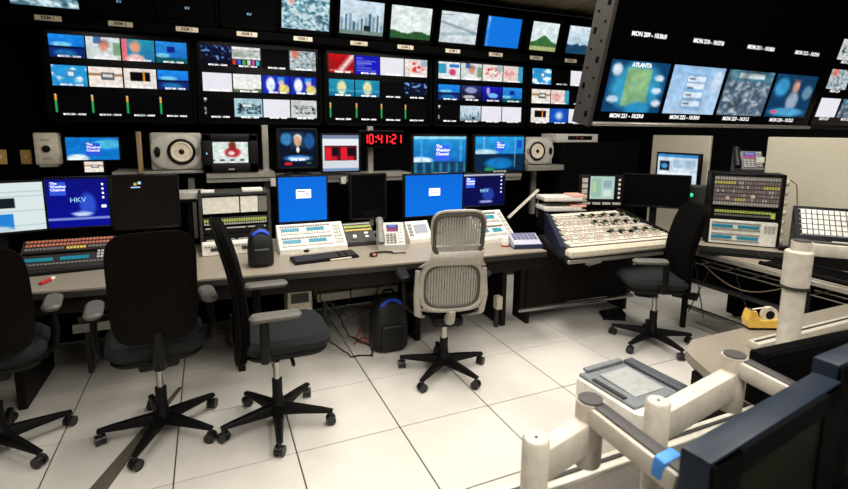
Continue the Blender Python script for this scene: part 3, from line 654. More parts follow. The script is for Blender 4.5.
channel_box(s, .0, .08, .1); text('lettering', 'MON 4B', .03, INK, bits('tag_plate', [((0, 0, 0), (.16, .004, .035))], LGREY, t, None, (0, -.0135, .018)), (0, -.004, 0))

# loudspeakers
def speaker(label, xa, xb, z0, z1, Yf, flip=1, rz=0):
    w = xb-xa; h = z1-z0; t = thing('loudspeaker', label, 'loudspeaker', ((xa+xb)/2, Yf, z0), rz, 'grey studio loudspeakers')
    MB().box((0, .15, h/2), (w, .28, h), bev=.02, seg=3).build('cabinet', mat('speaker_grey', (150, 146, 136), .5), t)
    MB().shell(w*.97, h*.94, .03, lambda x, z: 0, p=2.6, n=16).build('baffle', mat('speaker_front', (176, 171, 160), .5), t, (0, .0, h/2))
    cx = flip*w*.1; r = h*.34
    wf = MB().lathe([(r, 0), (r*1.02, .012), (r*.9, .022), (r*.84, .012)], (0, 0, 0), 'Y', 28).build('woofer', BLACK, t, (cx, -.01, h/2))
    MB().lathe([(r*.8, .014), (r*.72, .02), (r*.3, .002), (r*.22, .004)], (0, 0, 0), 'Y', 28).build('cone', mat('cone_beige', (206, 194, 172), .5), wf)
    MB().lathe([(r*.26, .0), (r*.24, .012), (r*.12, .02), (.002, .022)], (0, 0, 0), 'Y', 18).build('dust_cap', BLACK, wf)
    tw = MB().lathe([(h*.12, 0), (h*.12, .008), (h*.07, .012), (.002, .016)], (0, 0, 0), 'Y', 18).build('tweeter', BLACK, t, (-flip*w*.36, -.014, h/2)); tw.scale = (.62, 1, 1.15)
    MB().lathe([(h*.1, 0), (h*.1, .006), (.002, .008)], (0, 0, 0), 'Y', 16).build('port', GREY, t, (flip*w*.41, -.013, h/2)).scale = (.55, 1, 1.2)
    return t
speaker('large grey studio loudspeaker lying on its side, left of the tube television', A(150, 152, 4.65).x, A(202, 152, 4.65).x, 1.41, 1.725, 4.65, 1)
sp = speaker('smaller grey studio loudspeaker right of the two blue weather monitors', A(524.5, 152, 4.62).x, A(553.5, 152, 4.62).x, 1.39, 1.70, 4.62, -1)
st = thing('speaker_stand', 'pale metal wall shelf and slanting arm under the right loudspeaker', 'stand', (A(540, 170, 4.7).x, 4.75, DZ))
MB().box((0, 0, .575), (.5, .34, .06), bev=.004).build('shelf', METAL, st); MB().box((.02, .1, .27), (.06, .05, .54), bev=.004).build('post', METAL, st)
p0, p1 = A(508, 218, 4.5)-st.location, A(538, 190, 4.5)-st.location
MB().tube([p0, p1], .03, 4, flat=.6).build('slanting_arm', ALU, st)
st2 = thing('speaker_shelf', 'pale metal shelf with a dark pole under the left loudspeaker', 'shelf', (A(160, 172, 4.7).x, 4.82, 1.384))
MB().box((0, 0, .012), (.68, .36, .024), bev=.003).build('board', METAL, st2)
MB().box((-.13, -.2, .18), (.035, .03, .34), bev=.003).build('pole', mat('tan_metal', (150, 128, 96), .5, .3), st2)
# small cream wall speaker, wall plates, clock
p = A(47, 150, 5.1); t = thing('wall_speaker', 'small cream box loudspeaker fixed to the wall above the desk', 'loudspeaker', (p.x, 5.14, p.z-.13))
MB().box((0, 0, .14), (.17, .12, .27), bev=.014, seg=2).build('cabinet', CREAM, t); MB().lathe([(.03, 0), (.03, .006), (.002, .008)], (0, 0, 0), 'Y', 16).build('grille', BLACK, t, (.0, -.061, .14))
MB().box((.0, .0, .005), (.13, .1, .04), bev=.006).build('bracket', LGREY, t); text('lettering', 'audio', .03, INK, t, (0, -.0615, .215)); text('lettering', 'audio', .025, INK, t, (0, -.0615, .06))
for px, lab in ((26, 'yellowish switch plate on the black wall right of another'), (1, 'yellowish switch plate on the black wall at the picture edge')):
    p = A(px, 157, 5.19); t = thing('switch_plate', lab, 'switch plate', (p.x, 5.194, p.z-.06), 0, 'switch plates on the back wall')
    MB().box((0, 0, .06), (.075, .012, .12), bev=.003).build('plate', mat('old_ivory', (196, 160, 84), .5), t); MB().box((0, -.008, .06), (.012, .016, .028), bev=.002).build('toggle', CREAM, t)
p = A(382, 139, 4.7); t = thing('digital_clock', 'black digital clock with red numerals reading 10:41:21', 'clock', (p.x, 4.685, p.z-.085))
MB().box((0, .06, .085), (.46, .1, .17), bev=.006).build('case', BLACK, t); MB().box((0, .006, .085), (.44, .01, .15)).build('window', GLOSS, t)
SEG = {'0': 'abcdef', '1': 'bc', '2': 'abged', '4': 'fgbc'}
def digit(ch, x, z, w, h, y):
    g = .012; L = []
    P = {'a': ((x, z+h), (w, g)), 'g': ((x, z+h/2), (w, g)), 'd': ((x, z), (w, g)), 'f': ((x-w/2, z+h*.75), (g, h/2)), 'b': ((x+w/2, z+h*.75), (g, h/2)), 'e': ((x-w/2, z+h*.25), (g, h/2)), 'c': ((x+w/2, z+h*.25), (g, h/2))}
    for s in SEG[ch]: (cx, cz), (a, b_) = P[s]; L.append(((cx, y, cz), (a*.86 if b_ == g else a, .003, b_*.86 if a == g else b_)))
    return L
xs = -.175
for ch in '10:41:21':
    if ch == ':': bits('colon', [((xs-.008, 0, .06), (.013, .003, .013)), ((xs-.008, 0, .105), (.013, .003, .013))], REDL, t, None); xs += .032
    else: bits('numeral', digit(ch, xs, .042, .036, .085, 0), REDL, t, None); xs += .058

# ================================================================== DESK EQUIPMENT
def slope_unit(name, label, cat, x, y, z, w, d, hf, hb, rz=0, body=WHITE, group=None):
    """wedge-shaped panel; returns (thing, surface part) - the surface's own x / y run over the sloping face"""
    t = thing(name, label, cat, (x, y, z), rz, group)
    MB().prism([(-d/2, 0), (d/2, 0), (d/2, hb), (-d/2, hf)], -w/2, w/2, axis=0).build('body', body, t, smooth=0)
    a = math.atan2(hb-hf, d); L = math.hypot(d, hb-hf)
    f = MB().box((0, L/2, .002), (w-.006, L-.006, .005), bev=.002).build('face_plate', body, t, (0, -d/2, hf), (a, 0, 0))
    return t, f, L
def grid_keys(x0, x1, y0, y1, nx, ny, h=.007, fill=.7, z=.006):
    dx = (x1-x0)/nx; dy = (y1-y0)/ny
    return [((x0+(i+.5)*dx, y0+(j+.5)*dy, z+h/2), (dx*fill, dy*fill, h)) for i in range(nx) for j in range(ny)]
def lcd_panel(f, w, L, n=2, dark=GREY):
    """two banks: key rows with teal read-outs"""
    for r in range(2):
        y0 = L*(.08+.46*r)
        bits('keys', grid_keys(-w*.46, w*.3, y0, y0+L*.12, 20, 1), LGREY, f)
        bits('keys', grid_keys(-w*.46, w*.3, y0+L*.3, y0+L*.38, 20, 1), GREY, f)
        for c in range(n):
            x = -w*.31+c*w*.38; MB().box((x, y0+L*.21, .006), (w*.27, L*.13, .006), bev=.001).build('read_out', TEAL, f)
    bits('keys', grid_keys(w*.33, w*.46, L*.1, L*.9, 3, 6), LGREY, f)
# white switch panel
pa_, pb_ = atz(276, 250, DZ), atz(347, 249, DZ)
t, f, L = slope_unit('switch_console', 'white sloping switch panel with teal read-outs under the square blue monitor', 'control panel', .755, 4.02, DZ, .545, .22, .035, .2)
lcd_panel(f, .545, L)
t, f, L = slope_unit('button_console', 'low dark panel with a strip of lime buttons left of the desk telephone', 'control panel', 1.17, 4.08, DZ, .27, .2, .03, .17, body=DARK)
bits('lime_keys', grid_keys(-.12, .12, .165, .2, 14, 1), LIME, f); bits('keys', grid_keys(-.12, .12, .205, .225, 14, 1), LGREY, f); bits('lime_keys', grid_keys(-.12, .12, .13, .155, 14, 1), AMBER, f); bits('keys', [((.06, .1, .01), (.03, .02, .01)), ((.06, .06, .01), (.03, .02, .01)), ((-.05, .06, .014), (.03, .03, .02))], WHITE, f)
# desk telephone
def telephone(label, x, y, z, rz, k=1.0, body=LGREY, hand=GREY):
    t = thing('telephone', label, 'telephone', (x, y, z), rz)
    MB().prism([(-.1*k, 0), (.1*k, 0), (.1*k, .17*k), (.07*k, .2*k), (-.1*k, .035*k)], -.1*k, .13*k, axis=0).build('body', body, t, smooth=0)
    a = math.atan2(.165, .17)
    f = MB().box((.015*k, .118*k, .001), (.22*k, .23*k, .005), bev=.002).build('face_plate', body, t, (0, -.1*k, .035*k), (a, 0, 0))
    picture('display', 'phone', .1*k, .07*k, f, (.03*k, .175*k, .0055), (-PI/2, 0, 0), W=12, H=10)
    bits('keys', grid_keys(-.03*k, .06*k, .02*k, .12*k, 3, 4), GREY, f); bits('keys', grid_keys(.075*k, .12*k, .03*k, .22*k, 2, 6), WHITE if body is LGREY else GREY, f)
    hs = [Vector((-.075*k, -.105*k, .06*k)), Vector((-.075*k, -.06*k, .105*k)), Vector((-.075*k, .02*k, .17*k)), Vector((-.075*k, .07*k, .215*k)), Vector((-.075*k, .1*k, .225*k))]
    MB().tube(hs, [.03*k, .034*k, .024*k, .034*k, .03*k], 10, flat=.8).build('handset', hand, t)
    return t
telephone('grey desk telephone with a lit display, right of the lime button panel', 1.375, 3.86, DZ, rad(-14), 1.0)
# headset lying on the desk
hs = atz(385, 255, DZ); t = thing('headset', 'small black headset lying before the desk telephone', 'headset', (hs.x, hs.y, DZ))
MB().tube([(.09*math.cos(a)-.02, .06*math.sin(a), .012+.0*a) for a in np.linspace(.2, PI*1.05, 14)], .008, 6).build('headband', BLACK, t)
MB().slab(.06, .05, .02, 0, .03, .008, c=(-.1, -.01)).build('ear_pad', BLACK, t); MB().tube([(.06, 0, .01), (.12, -.02, .01), (.17, -.02, .008)], .005, 6).build('boom', BLACK, t)
MB().box((-.1, -.03, .018), (.03, .015, .02), bev=.004).build('clip', PINKB, t)
# keyboards
def keyboard(label, x, y, z, rz, w=.46, d=.16, strip=False, key=DARK):
    t = thing('keyboard', label, 'keyboard', (x, y, z), rz)
    MB().prism([(-d/2, 0), (d/2, 0), (d/2, .03), (-d/2, .014)], -w/2, w/2, axis=0).build('body', BLACK, t, smooth=0)
    a = math.atan2(.016, d)
    bits('keys', grid_keys(-w*.48, w*.2, .012, d-.03, 15, 5, .008, .85, 0)+grid_keys(w*.23, w*.3, .012, d-.03, 3, 5, .008, .85, 0)+grid_keys(w*.33, w*.48, .012, d-.03, 4, 5, .008, .85, 0), key, t, loc=(0, -d/2, .015), rot=(a, 0, 0))
    if strip: MB().box((.0, 0, 0), (.17, .008, .012), bev=.002).build('label_strip', CREAM, t, (w*.2, -d/2-.004, .01))
    return t
kc = atz(325, 259, DZ); keyboard('black keyboard with a pale label strip before the white switch panel', kc.x, kc.y+.0, DZ, rad(6), .5, .16, True)
mc = atz(303, 252, DZ); t = thing('cable_bundle', 'tangle of black cable lying behind the black keyboard', 'cable', (mc.x, mc.y, DZ))
MB().tube([(-.12+.02*k, .03*math.sin(k*1.7), .012+.012*abs(math.sin(k))) for k in range(14)], .009, 6).build('cord', CABLE, t); MB().slab(.07, .1, .03, 0, .035, .012, c=(.02, .0)).build('plug', BLACK, t)
# black bag with blue trim; on the floor one the blue paints a gleam
def bag(label, x, y, z, w, d, h, blue_side=1):
    t = thing('bag', label, 'bag', (x, y, z))
    prof = [(.86, 0), (1, .06), (1.02, .35), (.98, .6), (.84, .82), (.5, .96), (.12, 1.0)]
    b = MB(); rings = []
    for s_, zz in prof:
        rings.append([b.bm.verts.new((w/2*s_*math.copysign(abs(math.cos(a))**.6, math.cos(a)), d/2*s_*math.copysign(abs(math.sin(a))**.6, math.sin(a)), zz*h)) for a in np.linspace(0, 2*PI, 25)[:-1]])
    for A_, B_ in zip(rings, rings[1:]):
        for k in range(24): b.bm.faces.new((A_[k], A_[(k+1) % 24], B_[(k+1) % 24], B_[k]))
    b.bm.faces.new(rings[0][::-1]); b.bm.faces.new(rings[-1]); b.build('body', mat('black_nylon', (5, 5, 6), .55, bump=.2, scale=60), t)
    MB().tube([(-w*.3+w*.6*k/8, -d*.36, h*.84+h*.1*math.sin(PI*k/8)) for k in range(9)], .014, 6).build('blue_trim_and_gleam', mat('trim_and_gleam_blue', (24, 70, 200), .5), t)
    MB().tube([(-w*.16, 0, h*.95), (-w*.12, 0, h*1.06), (w*.12, 0, h*1.06), (w*.16, 0, h*.95)], .01, 6).build('handle', BLACK, t)
    MB().slab(w*.66, .04, .02, h*.08, h*.5, .01, c=(0, -d*.5)).build('front_pocket', mat('black_nylon', (5, 5, 6), .55), t)
    return t
bc = atz(262, 267, DZ); bag('black bag with blue trim standing on the desk beside the third chair', bc.x, bc.y+.06, DZ, .18, .15, .28)
# equipment rack left of the blue monitor
rx0, rx1 = A(200, 230, 4.3).x, A(270, 230, 4.3).x; rw = rx1-rx0
rk = thing('equipment_rack', 'open desk rack with white cards, lime keys and slotted units behind the third chair', 'rack', ((rx0+rx1)/2, 4.36, DZ))
for s in (-1, 1): MB().box((s*(rw/2-.012), -.0, .23), (.024, .3, .46), bev=.003).build('side', DARK, rk)
MB().box((0, 0, .465), (rw, .3, .02), bev=.002).build('top', DARK, rk)
MB().box((.14, -.06, .487), (.16, .12, .024), bev=.003).build('white_box', WHITE, rk); MB().box((-.2, -.06, .484), (.1, .1, .018), bev=.003).build('white_box', WHITE, rk)
for xa, xb in ((-rw/2+.03, .03), (.04, rw*.32)): MB().box(((xa+xb)/2, -.13, .375), (xb-xa, .02, .13), bev=.002).build('card', WHITE, rk)
MB().box((rw*.4, -.13, .375), (rw*.14, .02, .13)).build('blank_plate', GREY, rk)
for k, (z, h_, m_) in enumerate(((.245, .06, DARK), (.17, .05, BLACK), (.11, .05, BLACK))): MB().box((0, -.12, z), (rw-.05, .04, h_), bev=.002).build('unit', m_, rk)
def vkeys(x0, x1, z0, z1, nx, nz, y, fill=.7): return [((x0+(i+.5)*(x1-x0)/nx, y, z0+(j+.5)*(z1-z0)/nz), ((x1-x0)/nx*fill, .008, (z1-z0)/nz*fill)) for i in range(nx) for j in range(nz)]
bits('lime_keys', vkeys(-rw*.44, rw*.44, .235, .27, 26, 1, -.143), LIME, rk); bits('keys', vkeys(-rw*.44, rw*.44, .215, .235, 26, 1, -.143), LGREY, rk)
bits('keys', vkeys(-rw*.44, rw*.44, .185, .195, 3, 1, -.143, .9)+vkeys(-rw*.44, rw*.44, .09, .1, 2, 1, -.143, .9), LGREY, rk)
t, f, L = slope_unit('switch_console', 'low white panel with slotted windows at the foot of the desk rack', 'control panel', (rx0+rx1)/2, 4.14, DZ, rw-.02, .1, .07, .09)
MB().box((0, 0, .05), (rw-.02, .02, .09), bev=.002).build('front_plate', WHITE, t, (0, -.055, -.002)); bits('slots', [((-.12, -.068, .05), (.16, .006, .025)), ((.1, -.068, .05), (.14, .006, .025))], DARK, t, None); bits('keys', vkeys(-rw*.45, rw*.45, .068, .08, 22, 1, -.068), GREY, t)
# white box on the frame left of the rack
p = A(189, 197, 4.45); t = thing('device_box', 'flat white device with a dark base left of the desk rack', 'device', (p.x, 4.5, 1.19))
MB().box((0, 0, .03), (.24, .2, .06), bev=.006).build('lid', LGREY, t); MB().box((0, 0, -.012), (.23, .18, .03), bev=.004).build('base', BLACK, t); MB().box((0, .05, -.23), (.04, .04, .41)).build('pole', BLACK, t)
# left end: illuminated button desk, keyboard, red item
t, f, L = slope_unit('button_console', 'wide panel of salmon and amber lit buttons at the left end of the desk', 'control panel', -.93, 4.08, DZ, .56, .22, .03, .19, body=DARK)
bits('salmon_keys', grid_keys(-.26, .26, .235, .265, 24, 1), PINKB, f); bits('salmon_keys', grid_keys(-.26, .26, .2, .23, 24, 1), PINKB, f)
bits('amber_keys', grid_keys(-.02, .1, .165, .195, 6, 1), AMBER, f); bits('keys', grid_keys(-.26, -.03, .165, .195, 11, 1)+grid_keys(.11, .26, .165, .195, 7, 1), GREY, f); bits('keys', grid_keys(-.26, .26, .03, .05, 24, 1), GREY, f); bits('keys', grid_keys(.17, .26, .06, .14, 4, 3), LGREY, f)
for q in (-.17, .04): MB().box((q, .085, .007), (.17, .03, .006), bev=.001).build('read_out', TEAL, f)
MB().box((0, .14, .006), (.53, .02, .008)).build('divider', MATTE, f)
kc = atz(72, 268, DZ); keyboard('black keyboard at the left end of the desk, before the salmon lit buttons', kc.x, kc.y-.06, DZ, rad(5), .5, .15)
p = atz(45, 284, DZ); t = thing('marker_pen', 'small red marker lying near the edge at the left end of the desk', 'pen', (p.x+.0, p.y+.02, DZ), rad(70)); MB().cyl((-.05, 0, .012), (.04, 0, .012), .012).build('barrel', REDP, t); MB().cyl((.04, 0, .012), (.075, 0, .012), .011).build('cap', WHITE, t)
# centre pieces behind the mesh chair
p = atz(420, 243, DZ); t, f, L = slope_unit('small_screen_console', 'small white panel with a pale lit screen right of the desk telephone', 'control panel', p.x+.02, p.y+.08, DZ, .22, .14, .03, .17)
picture('display', 'white', .13, .1, f, (.02, L*.55, .0065), (-PI/2, 0, 0), W=6, H=6, gain=.75); bits('keys', grid_keys(-.1, -.06, .03, .17, 2, 4), GREY, f)
t, f, L = slope_unit('switch_console', 'white sloping switch panel with teal read-outs right of the silver mesh chair', 'control panel', 2.36, 3.83, DZ, .36, .3, .03, .24)
lcd_panel(f, .36, L)
kp = atz(531, 249, DZ); t, f, L = slope_unit('keypad', 'navy and lavender keypad at the right end of the grey desk', 'keypad', kp.x+.0, kp.y+.09, DZ, .25, .16, .035, .1, rad(-14), body=LAV)
bits('keys', grid_keys(-.11, .11, .07, .165, 6, 4, .008, .72), mat('slate_keys', (110, 112, 140), .5), f); MB().box((0, -.083, .02), (.25, .012, .04), bev=.004).build('front_band', NAVY, t); MB().box((0, 0, .006), (.256, .166, .012)).build('underside', NAVY, t)
for px, py, lab in ((507, 247, 'white tub with a red base beside the navy keypad'), (482, 250, 'white tub with a red base close to the mesh chair back')):
    p = atz(px, py, DZ); t = thing('tub', lab, 'tub', (p.x, p.y+.03, DZ), 0, 'small white tubs on the desk')
    MB().lathe([(.032, .014), (.034, .05), (.028, .06), (.028, .075), (.02, .08)], n=16).build('cup', WHITE, t); MB().lathe([(.034, 0), (.034, .014)], n=16).build('base', REDP, t)

# ================================================================== SOUND MIXER AND ITS DESK
MXR = rad(-3); mx, my = 3.2, 3.42
md = thing('mixer_desk', 'dark desk with a metal foot rail carrying the sound mixer', 'desk', (mx, my, 0), MXR)
MB().prism([(-.6, -.42), (.6, -.42), (.6, .42), (-.3, .42)], .722, .767).build('worktop', DESKEDGE, md, smooth=0)
MB().box((0, -.425, .735), (1.18, .02, .03), bev=.004).build('front_strip', METAL, md)
for x in (-.57, .57): MB().box((x, .26, .361), (.04, .24, .72), bev=.004).build('leg', WOOD, md)
MB().box((-.3, .3, .42), (.4, .2, .6), bev=.004).build('pedestal', WOOD, md)
MB().box((0, .17, .435), (1.3, .02, .56)).build('modesty_panel', WOOD, md)
MB().box((0, .15, .135), (1.34, .035, .035), bev=.008, seg=2).build('foot_rail', STEEL, md)
MB().box((-.56, .15, .66), (.08, .012, .06), bev=.003).build('outlet_plate', CREAM, md)
mxr = thing('sound_mixer', 'wide cream sound mixing console crowded with keys and faders', 'mixer', (mx, my, .768), MXR)
W_, D_ = 1.16, .76; SK = .36
am = math.atan2(.125, D_); Lm = math.hypot(D_, .125)
def mz(y): return .075+.125*(y+D_/2)/D_
b = MB(); cn = [(-W_/2, -D_/2), (W_/2, -D_/2), (W_/2, D_/2), (-W_/2+SK, D_/2)]
lo = [b.bm.verts.new((x, y, 0)) for x, y in cn]; hi = [b.bm.verts.new((x, y, mz(y))) for x, y in cn]
b.bm.faces.new(lo); b.bm.faces.new(hi)
for q in range(4): b.bm.faces.new((lo[q], lo[(q+1) % 4], hi[(q+1) % 4], hi[q]))
b.build('body', mat('mixer_grey', (60, 57, 52), .5), mxr, smooth=0)
sa = math.atan2(D_, SK); sl_ = math.hypot(D_, SK)
MB().prism([(0, 0), (sl_, 0), (sl_, .215), (sl_-.1, .215), (0, .085)], -.04, 0, axis=1).xf(Matrix.Translation((-W_/2, -D_/2, 0)) @ Matrix.Rotation(sa, 4, 'Z') @ Matrix.Scale(-1, 4, (0, 1, 0))).build('side_panel', mat('mixer_navy', (20, 25, 48), .5), mxr, smooth=0)
MB().prism([(-D_/2-.02, -.0), (D_/2, 0), (D_/2, .225), (D_/2-.1, .225), (-D_/2-.02, .085)], W_/2, W_/2+.035, axis=0).build('side_panel', BLACK, mxr, smooth=0)
MB().slab(W_+.02, .09, .03, 0, .072, .02, c=(0, -D_/2-.03)).build('arm_rest', mat('mixer_cream', (206, 196, 174), .45), mxr)
STRIP = mat('strip_cream', (222, 212, 194), .45); nst = 22; sw = W_/nst
GR = mat('groove_grey', (120, 112, 100), .6); RK = mat('pink_key', (214, 168, 150), .5); GK = mat('green_key', (96, 110, 70), .5)
for k in range(nst):
    dx = k*sw; vm = min(1, dx/SK)
    if vm*Lm < .06: continue
    full_ = Lm*vm-.01
    cs = MB().box((0, full_/2+.004, .004), (sw-.004, full_, .008), bev=.0015).build('channel_strip', STRIP, mxr, (-W_/2+(k+.5)*sw, -D_/2, .075), (am, 0, 0), smooth=0)
    g = [((0, Lm*v_, .009), (sw-.006, .01, .004)) for v_ in (.06, .18, .3, .4, .5, .6, .7, .79, .88) if v_ < vm-.02]
    if g: bits('grooves', g, GR if k < 12 else DARK, cs)
    ks = grid_keys(-sw*.4, sw*.4, Lm*.09, Lm*.27, 2, 4, .01, .5, .008)+grid_keys(-sw*.4, sw*.4, Lm*.33, Lm*.47, 3, 3, .008, .5, .008)+grid_keys(-sw*.4, sw*.4, Lm*.53, Lm*.67, 2, 3, .012, .45, .008)+grid_keys(-sw*.4, sw*.4, Lm*.72, Lm*.84, 3, 3, .008, .45, .008)
    ks = [q for q in ks if q[0][1] < Lm*vm-.03]
    if ks: bits('keys', [q for i, q in enumerate(ks) if (i+k) % 3] or ks, LGREY, cs)
    pk = [q for i, q in enumerate(ks) if not (i+k) % 3 and i % 2]
    if pk: bits('pink_keys', pk, RK, cs)
    if k >= 11:
        for v0 in (.2, .5, .74): bits('fader_slot', [((0, Lm*(v0+.08), .012), (.008, Lm*.15, .004))], DARK, cs, None); bits('fader_cap', [((0, Lm*(v0+.03+.1*((k*7) % 5)/5), .022), (sw*.5, .03, .02))], BLACK if (k+int(v0*10)) % 2 else GK, cs, None)
# script trays, touch-screen unit, black monitor behind the mixer
tp = A(560, 214, 4.0); t = thing('paper_tray', 'stacked tray of white and salmon papers at the back of the sound mixer', 'tray', (tp.x+.02, 4.02, .97-.19), rad(-16))
MB().box((0, 0, .09), (.42, .2, .18), bev=.004).build('base', BLACK, t)
for k in range(2):
    z = .2+k*.1; MB().box((0, -.0, z), (.44, .26, .012), bev=.002).build('tray', LGREY, t); MB().box((-.03, -.01, z+.022), (.4, .24, .034), bev=.003).build('paper_stack', WHITE, t); MB().box((.14, -.02, z+.045), (.16, .22, .02), bev=.003).build('paper_stack', mat('salmon_paper', (226, 170, 150), .7), t)
    for s in (-1, 1): MB().box((s*.21, .1, z-.045), (.012, .012, .1)).build('post', GREY, t)
t, s = None, None
tp = A(602, 192, 3.9); t = thing('touch_unit', 'black control unit with a pale green touch screen and white keys', 'control unit', (tp.x, 3.9, .96), rad(-24))
MB().box((0, .04, .2), (.46, .07, .33), bev=.014, seg=2).build('housing', BLACK, t); picture('screen', 'touch', .25, .235, t, (.0, .002, .235), W=24, H=20)
bits('keys', vkeys(-.215, -.145, .11, .34, 1, 4, .003, .8)+vkeys(-.21, .21, .055, .085, 4, 1, .003, .8), LGREY, t); bits('keys', vkeys(.155, .2, .11, .34, 1, 5, .003, .5), WHITE, t); MB().box((0, .06, .02), (.1, .05, .09)).build('neck', BLACK, t); MB().box((0, .06, -.08), (.2, .12, .16), bev=.004).build('foot', BLACK, t)
tp = A(655, 191, 3.72); lcd('wide switched-off black monitor at the right end of the sound mixer', tp.x, 3.72, .985, 1.335, .66, None, rz=rad(-46), base=.0, off=MATTE)
# black cabinet with a pale thin device on top, behind the mixer
ca = A(556, 141, 4.75); cb = A(652, 141, 4.75)
t = thing('equipment_cabinet', 'tall black equipment cabinet behind the sound mixer', 'cabinet', ((ca.x+5.0)/2, 4.88, 0)); cw_ = 5.0-ca.x
MB().box((0, 0, .83), (cw_, .5, 1.62), bev=.01).build('body', MATTE, t)
for s in (-1, 1): MB().box((s*cw_/4, -.255, .85), (cw_/2-.02, .014, 1.5), bev=.004).build('door', MATTE, t)
p = A(575, 137, 4.7); t = thing('rack_device', 'thin pale device with a dark red-lit window on top of the black cabinet', 'device', (p.x+.02, 4.82, 1.64))
MB().box((0, 0, .05), (.62, .3, .1), bev=.006).build('case', LGREY, t); MB().box((.03, -.152, .055), (.36, .006, .045)).build('window', GLOSS, t); bits('lamps', [((-.02, -.157, .055), (.012, .004, .012)), ((.05, -.157, .055), (.04, .004, .012))], mat('dull_red', (150, 50, 30), .4, emit=.5), t, None)
# desktop monitor on the panel, green-lit box
q0, q1 = atx(657.5, 152.5, 5.02), atx(700.5, 156, 5.02)
t, s = lcd('small monitor with a pale desktop picture fixed before the beige panel', 5.02, (q0.y+q1.y)/2, 1.075, 1.535, abs(q0.y-q1.y), 'desktop', name='wall_screen', rz=rad(-90), bez=.02, W=44, H=30, cat='monitor')
MB().box((0, .12, .25), (.1, .12, .1)).build('wall_arm', MATTE, t)
p = atx(695, 199, 4.72); t = thing('green_lamp_box', 'small dark box with a green light beside the black monitor', 'device', (4.72, p.y, .95-.0), rad(-60)); MB().box((0, 0, .14), (.2, .16, .26), bev=.01).build('case', DARK, t); MB().ball((-.03, -.082, .17), (.022, .01, .022)).build('lamp', mat('green_lamp', (50, 220, 170), .4, emit=.9), t); MB().box((0, 0, -.46), (.06, .06, .96)).build('post', BLACK, t); MB().box((0, 0, -.94), (.24, .24, .02), bev=.004).build('foot', BLACK, t)

# ================================================================== SIDE DESK BY THE RIGHT WALL
sdk = thing('side_desk', 'grey-topped side desk on a metal frame along the right wall', 'desk', (4.25, 2.0, 0))
MB().box((0, 0, DZ-.02), (.92, 2.1, .04), bev=.004).build('worktop', DESK, sdk); MB().box((-.462, 0, DZ-.03), (.012, 2.1, .035), bev=.003).build('edge_strip', METAL, sdk)
for y in (-1.0, .0, .98):
    for x in (-.33, .4): MB().box((x, y, .37), (.04, .04, .74), bev=.004).build('leg', BLACK, sdk)
for z in (.2, .45): MB().box((-.3, 0, z), (.035, 2.04, .035), bev=.006).build('rail', STEEL if z < .3 else DARK, sdk)
MB().box((.3, 0, .4), (.02, 2.0, .7)).build('back_panel', MATTE, sdk)
b = MB()
for k in range(9): b.box((-.2, -.9+k*.22, .63), (.3, .008, .008))
for x in (-.34, -.2, -.06): b.box((x, 0, .63), (.008, 1.9, .008))
b.build('cable_basket', METAL, sdk, smooth=0)
b = MB().tube([(-.4, .8-.07*k, .66-.13*math.sin(PI*k/10)) for k in range(11)], .0045, 6); b.build('hanging_cable', mat('tan_cable', (120, 104, 84), .6), sdk)
for k, (y0, y1) in enumerate(((.9, .75), (.7, .9), (.55, .3))): MB().tube([(-.38, y0+(y1-y0)*q/6, .72-.09*q) for q in range(7)], .005, 6).build('hanging_cable', CABLE, sdk)
for y, m_ in ((.35, BLACK), (-.2, MATTE), (-.65, MATTE)): pass
# rack of buttons with the telephone on top
RZ = rad(-47); rc = Vector((4.33, 2.80, DZ))
brk = thing('button_rack', 'black desk rack packed with rows of small coloured buttons before the beige panel', 'rack', tuple(rc), RZ); bw = .56; bh = .64
for s in (-1, 1): MB().box((s*(bw/2-.015), .1, bh/2), (.03, .26, bh), bev=.004).build('side', BLACK, brk)
MB().box((0, .1, bh-.012), (bw, .26, .024), bev=.004).build('top', BLACK, brk); MB().box((0, .22, bh/2), (bw, .02, bh)).build('back', MATTE, brk)
MB().box((0, .0, .485), (bw-.06, .05, .27), bev=.003).build('key_unit', mat('key_unit_grey', (92, 86, 88), .5), brk)
rng = random.Random(4)
KC = {'keys': LGREY, 'yellow_keys': mat('yellow_key', (206, 196, 96), .5), 'mauve_keys': mat('mauve_key', (150, 128, 134), .5), 'grey_keys': mat('warm_grey_key', (128, 120, 112), .5)}
KB = {k: [] for k in KC}
for r in range(7):
    for c in range(24):
        n_ = 'keys' if r in (0, 6) else 'yellow_keys' if (r == 5 and c < 8) or (r == 4 and c > 17) or (r == 1 and 7 < c < 12) else rng.choice(['mauve_keys', 'grey_keys', 'grey_keys', 'mauve_keys', 'keys'])
        KB[n_].append(((-.24+.0205*c, -.028, .372+.037*r), (.014, .01, .024)))
for n_ in KB: bits(n_, KB[n_], KC[n_], brk)
bits('marks', [((-.14, -.03, .42), (.025, .014, .025)), ((.05, -.03, .44), (.03, .014, .025))], CREAM, brk)
MB().box((0, .01, .28), (bw-.06, .05, .1), bev=.003).build('key_unit', BLACK, brk); bits('lime_keys', vkeys(-.23, .2, .285, .315, 22, 1, -.02), LIME, brk); bits('keys', vkeys(-.23, .2, .255, .28, 22, 1, -.02), GREY, brk); bits('green_lamp', [((.215, -.02, .28), (.03, .01, .05))], LIME, brk, None)
un = MB().box((0, -.01, .115), (bw-.05, .06, .21), bev=.003).build('white_unit', WHITE, brk)
for z in (.17, .07):
    for x in (-.16, .04): MB().box((x, -.044, z), (.16, .008, .026), bev=.001).build('read_out', TEAL, un)
    bits('keys', vkeys(-.24, .13, z+.022, z+.036, 18, 1, -.044)+vkeys(-.24, .13, z-.036, z-.022, 18, 1, -.044), GREY, un)
bits('keys', vkeys(.15, .24, .13, .2, 3, 3, -.044), LGREY, un)
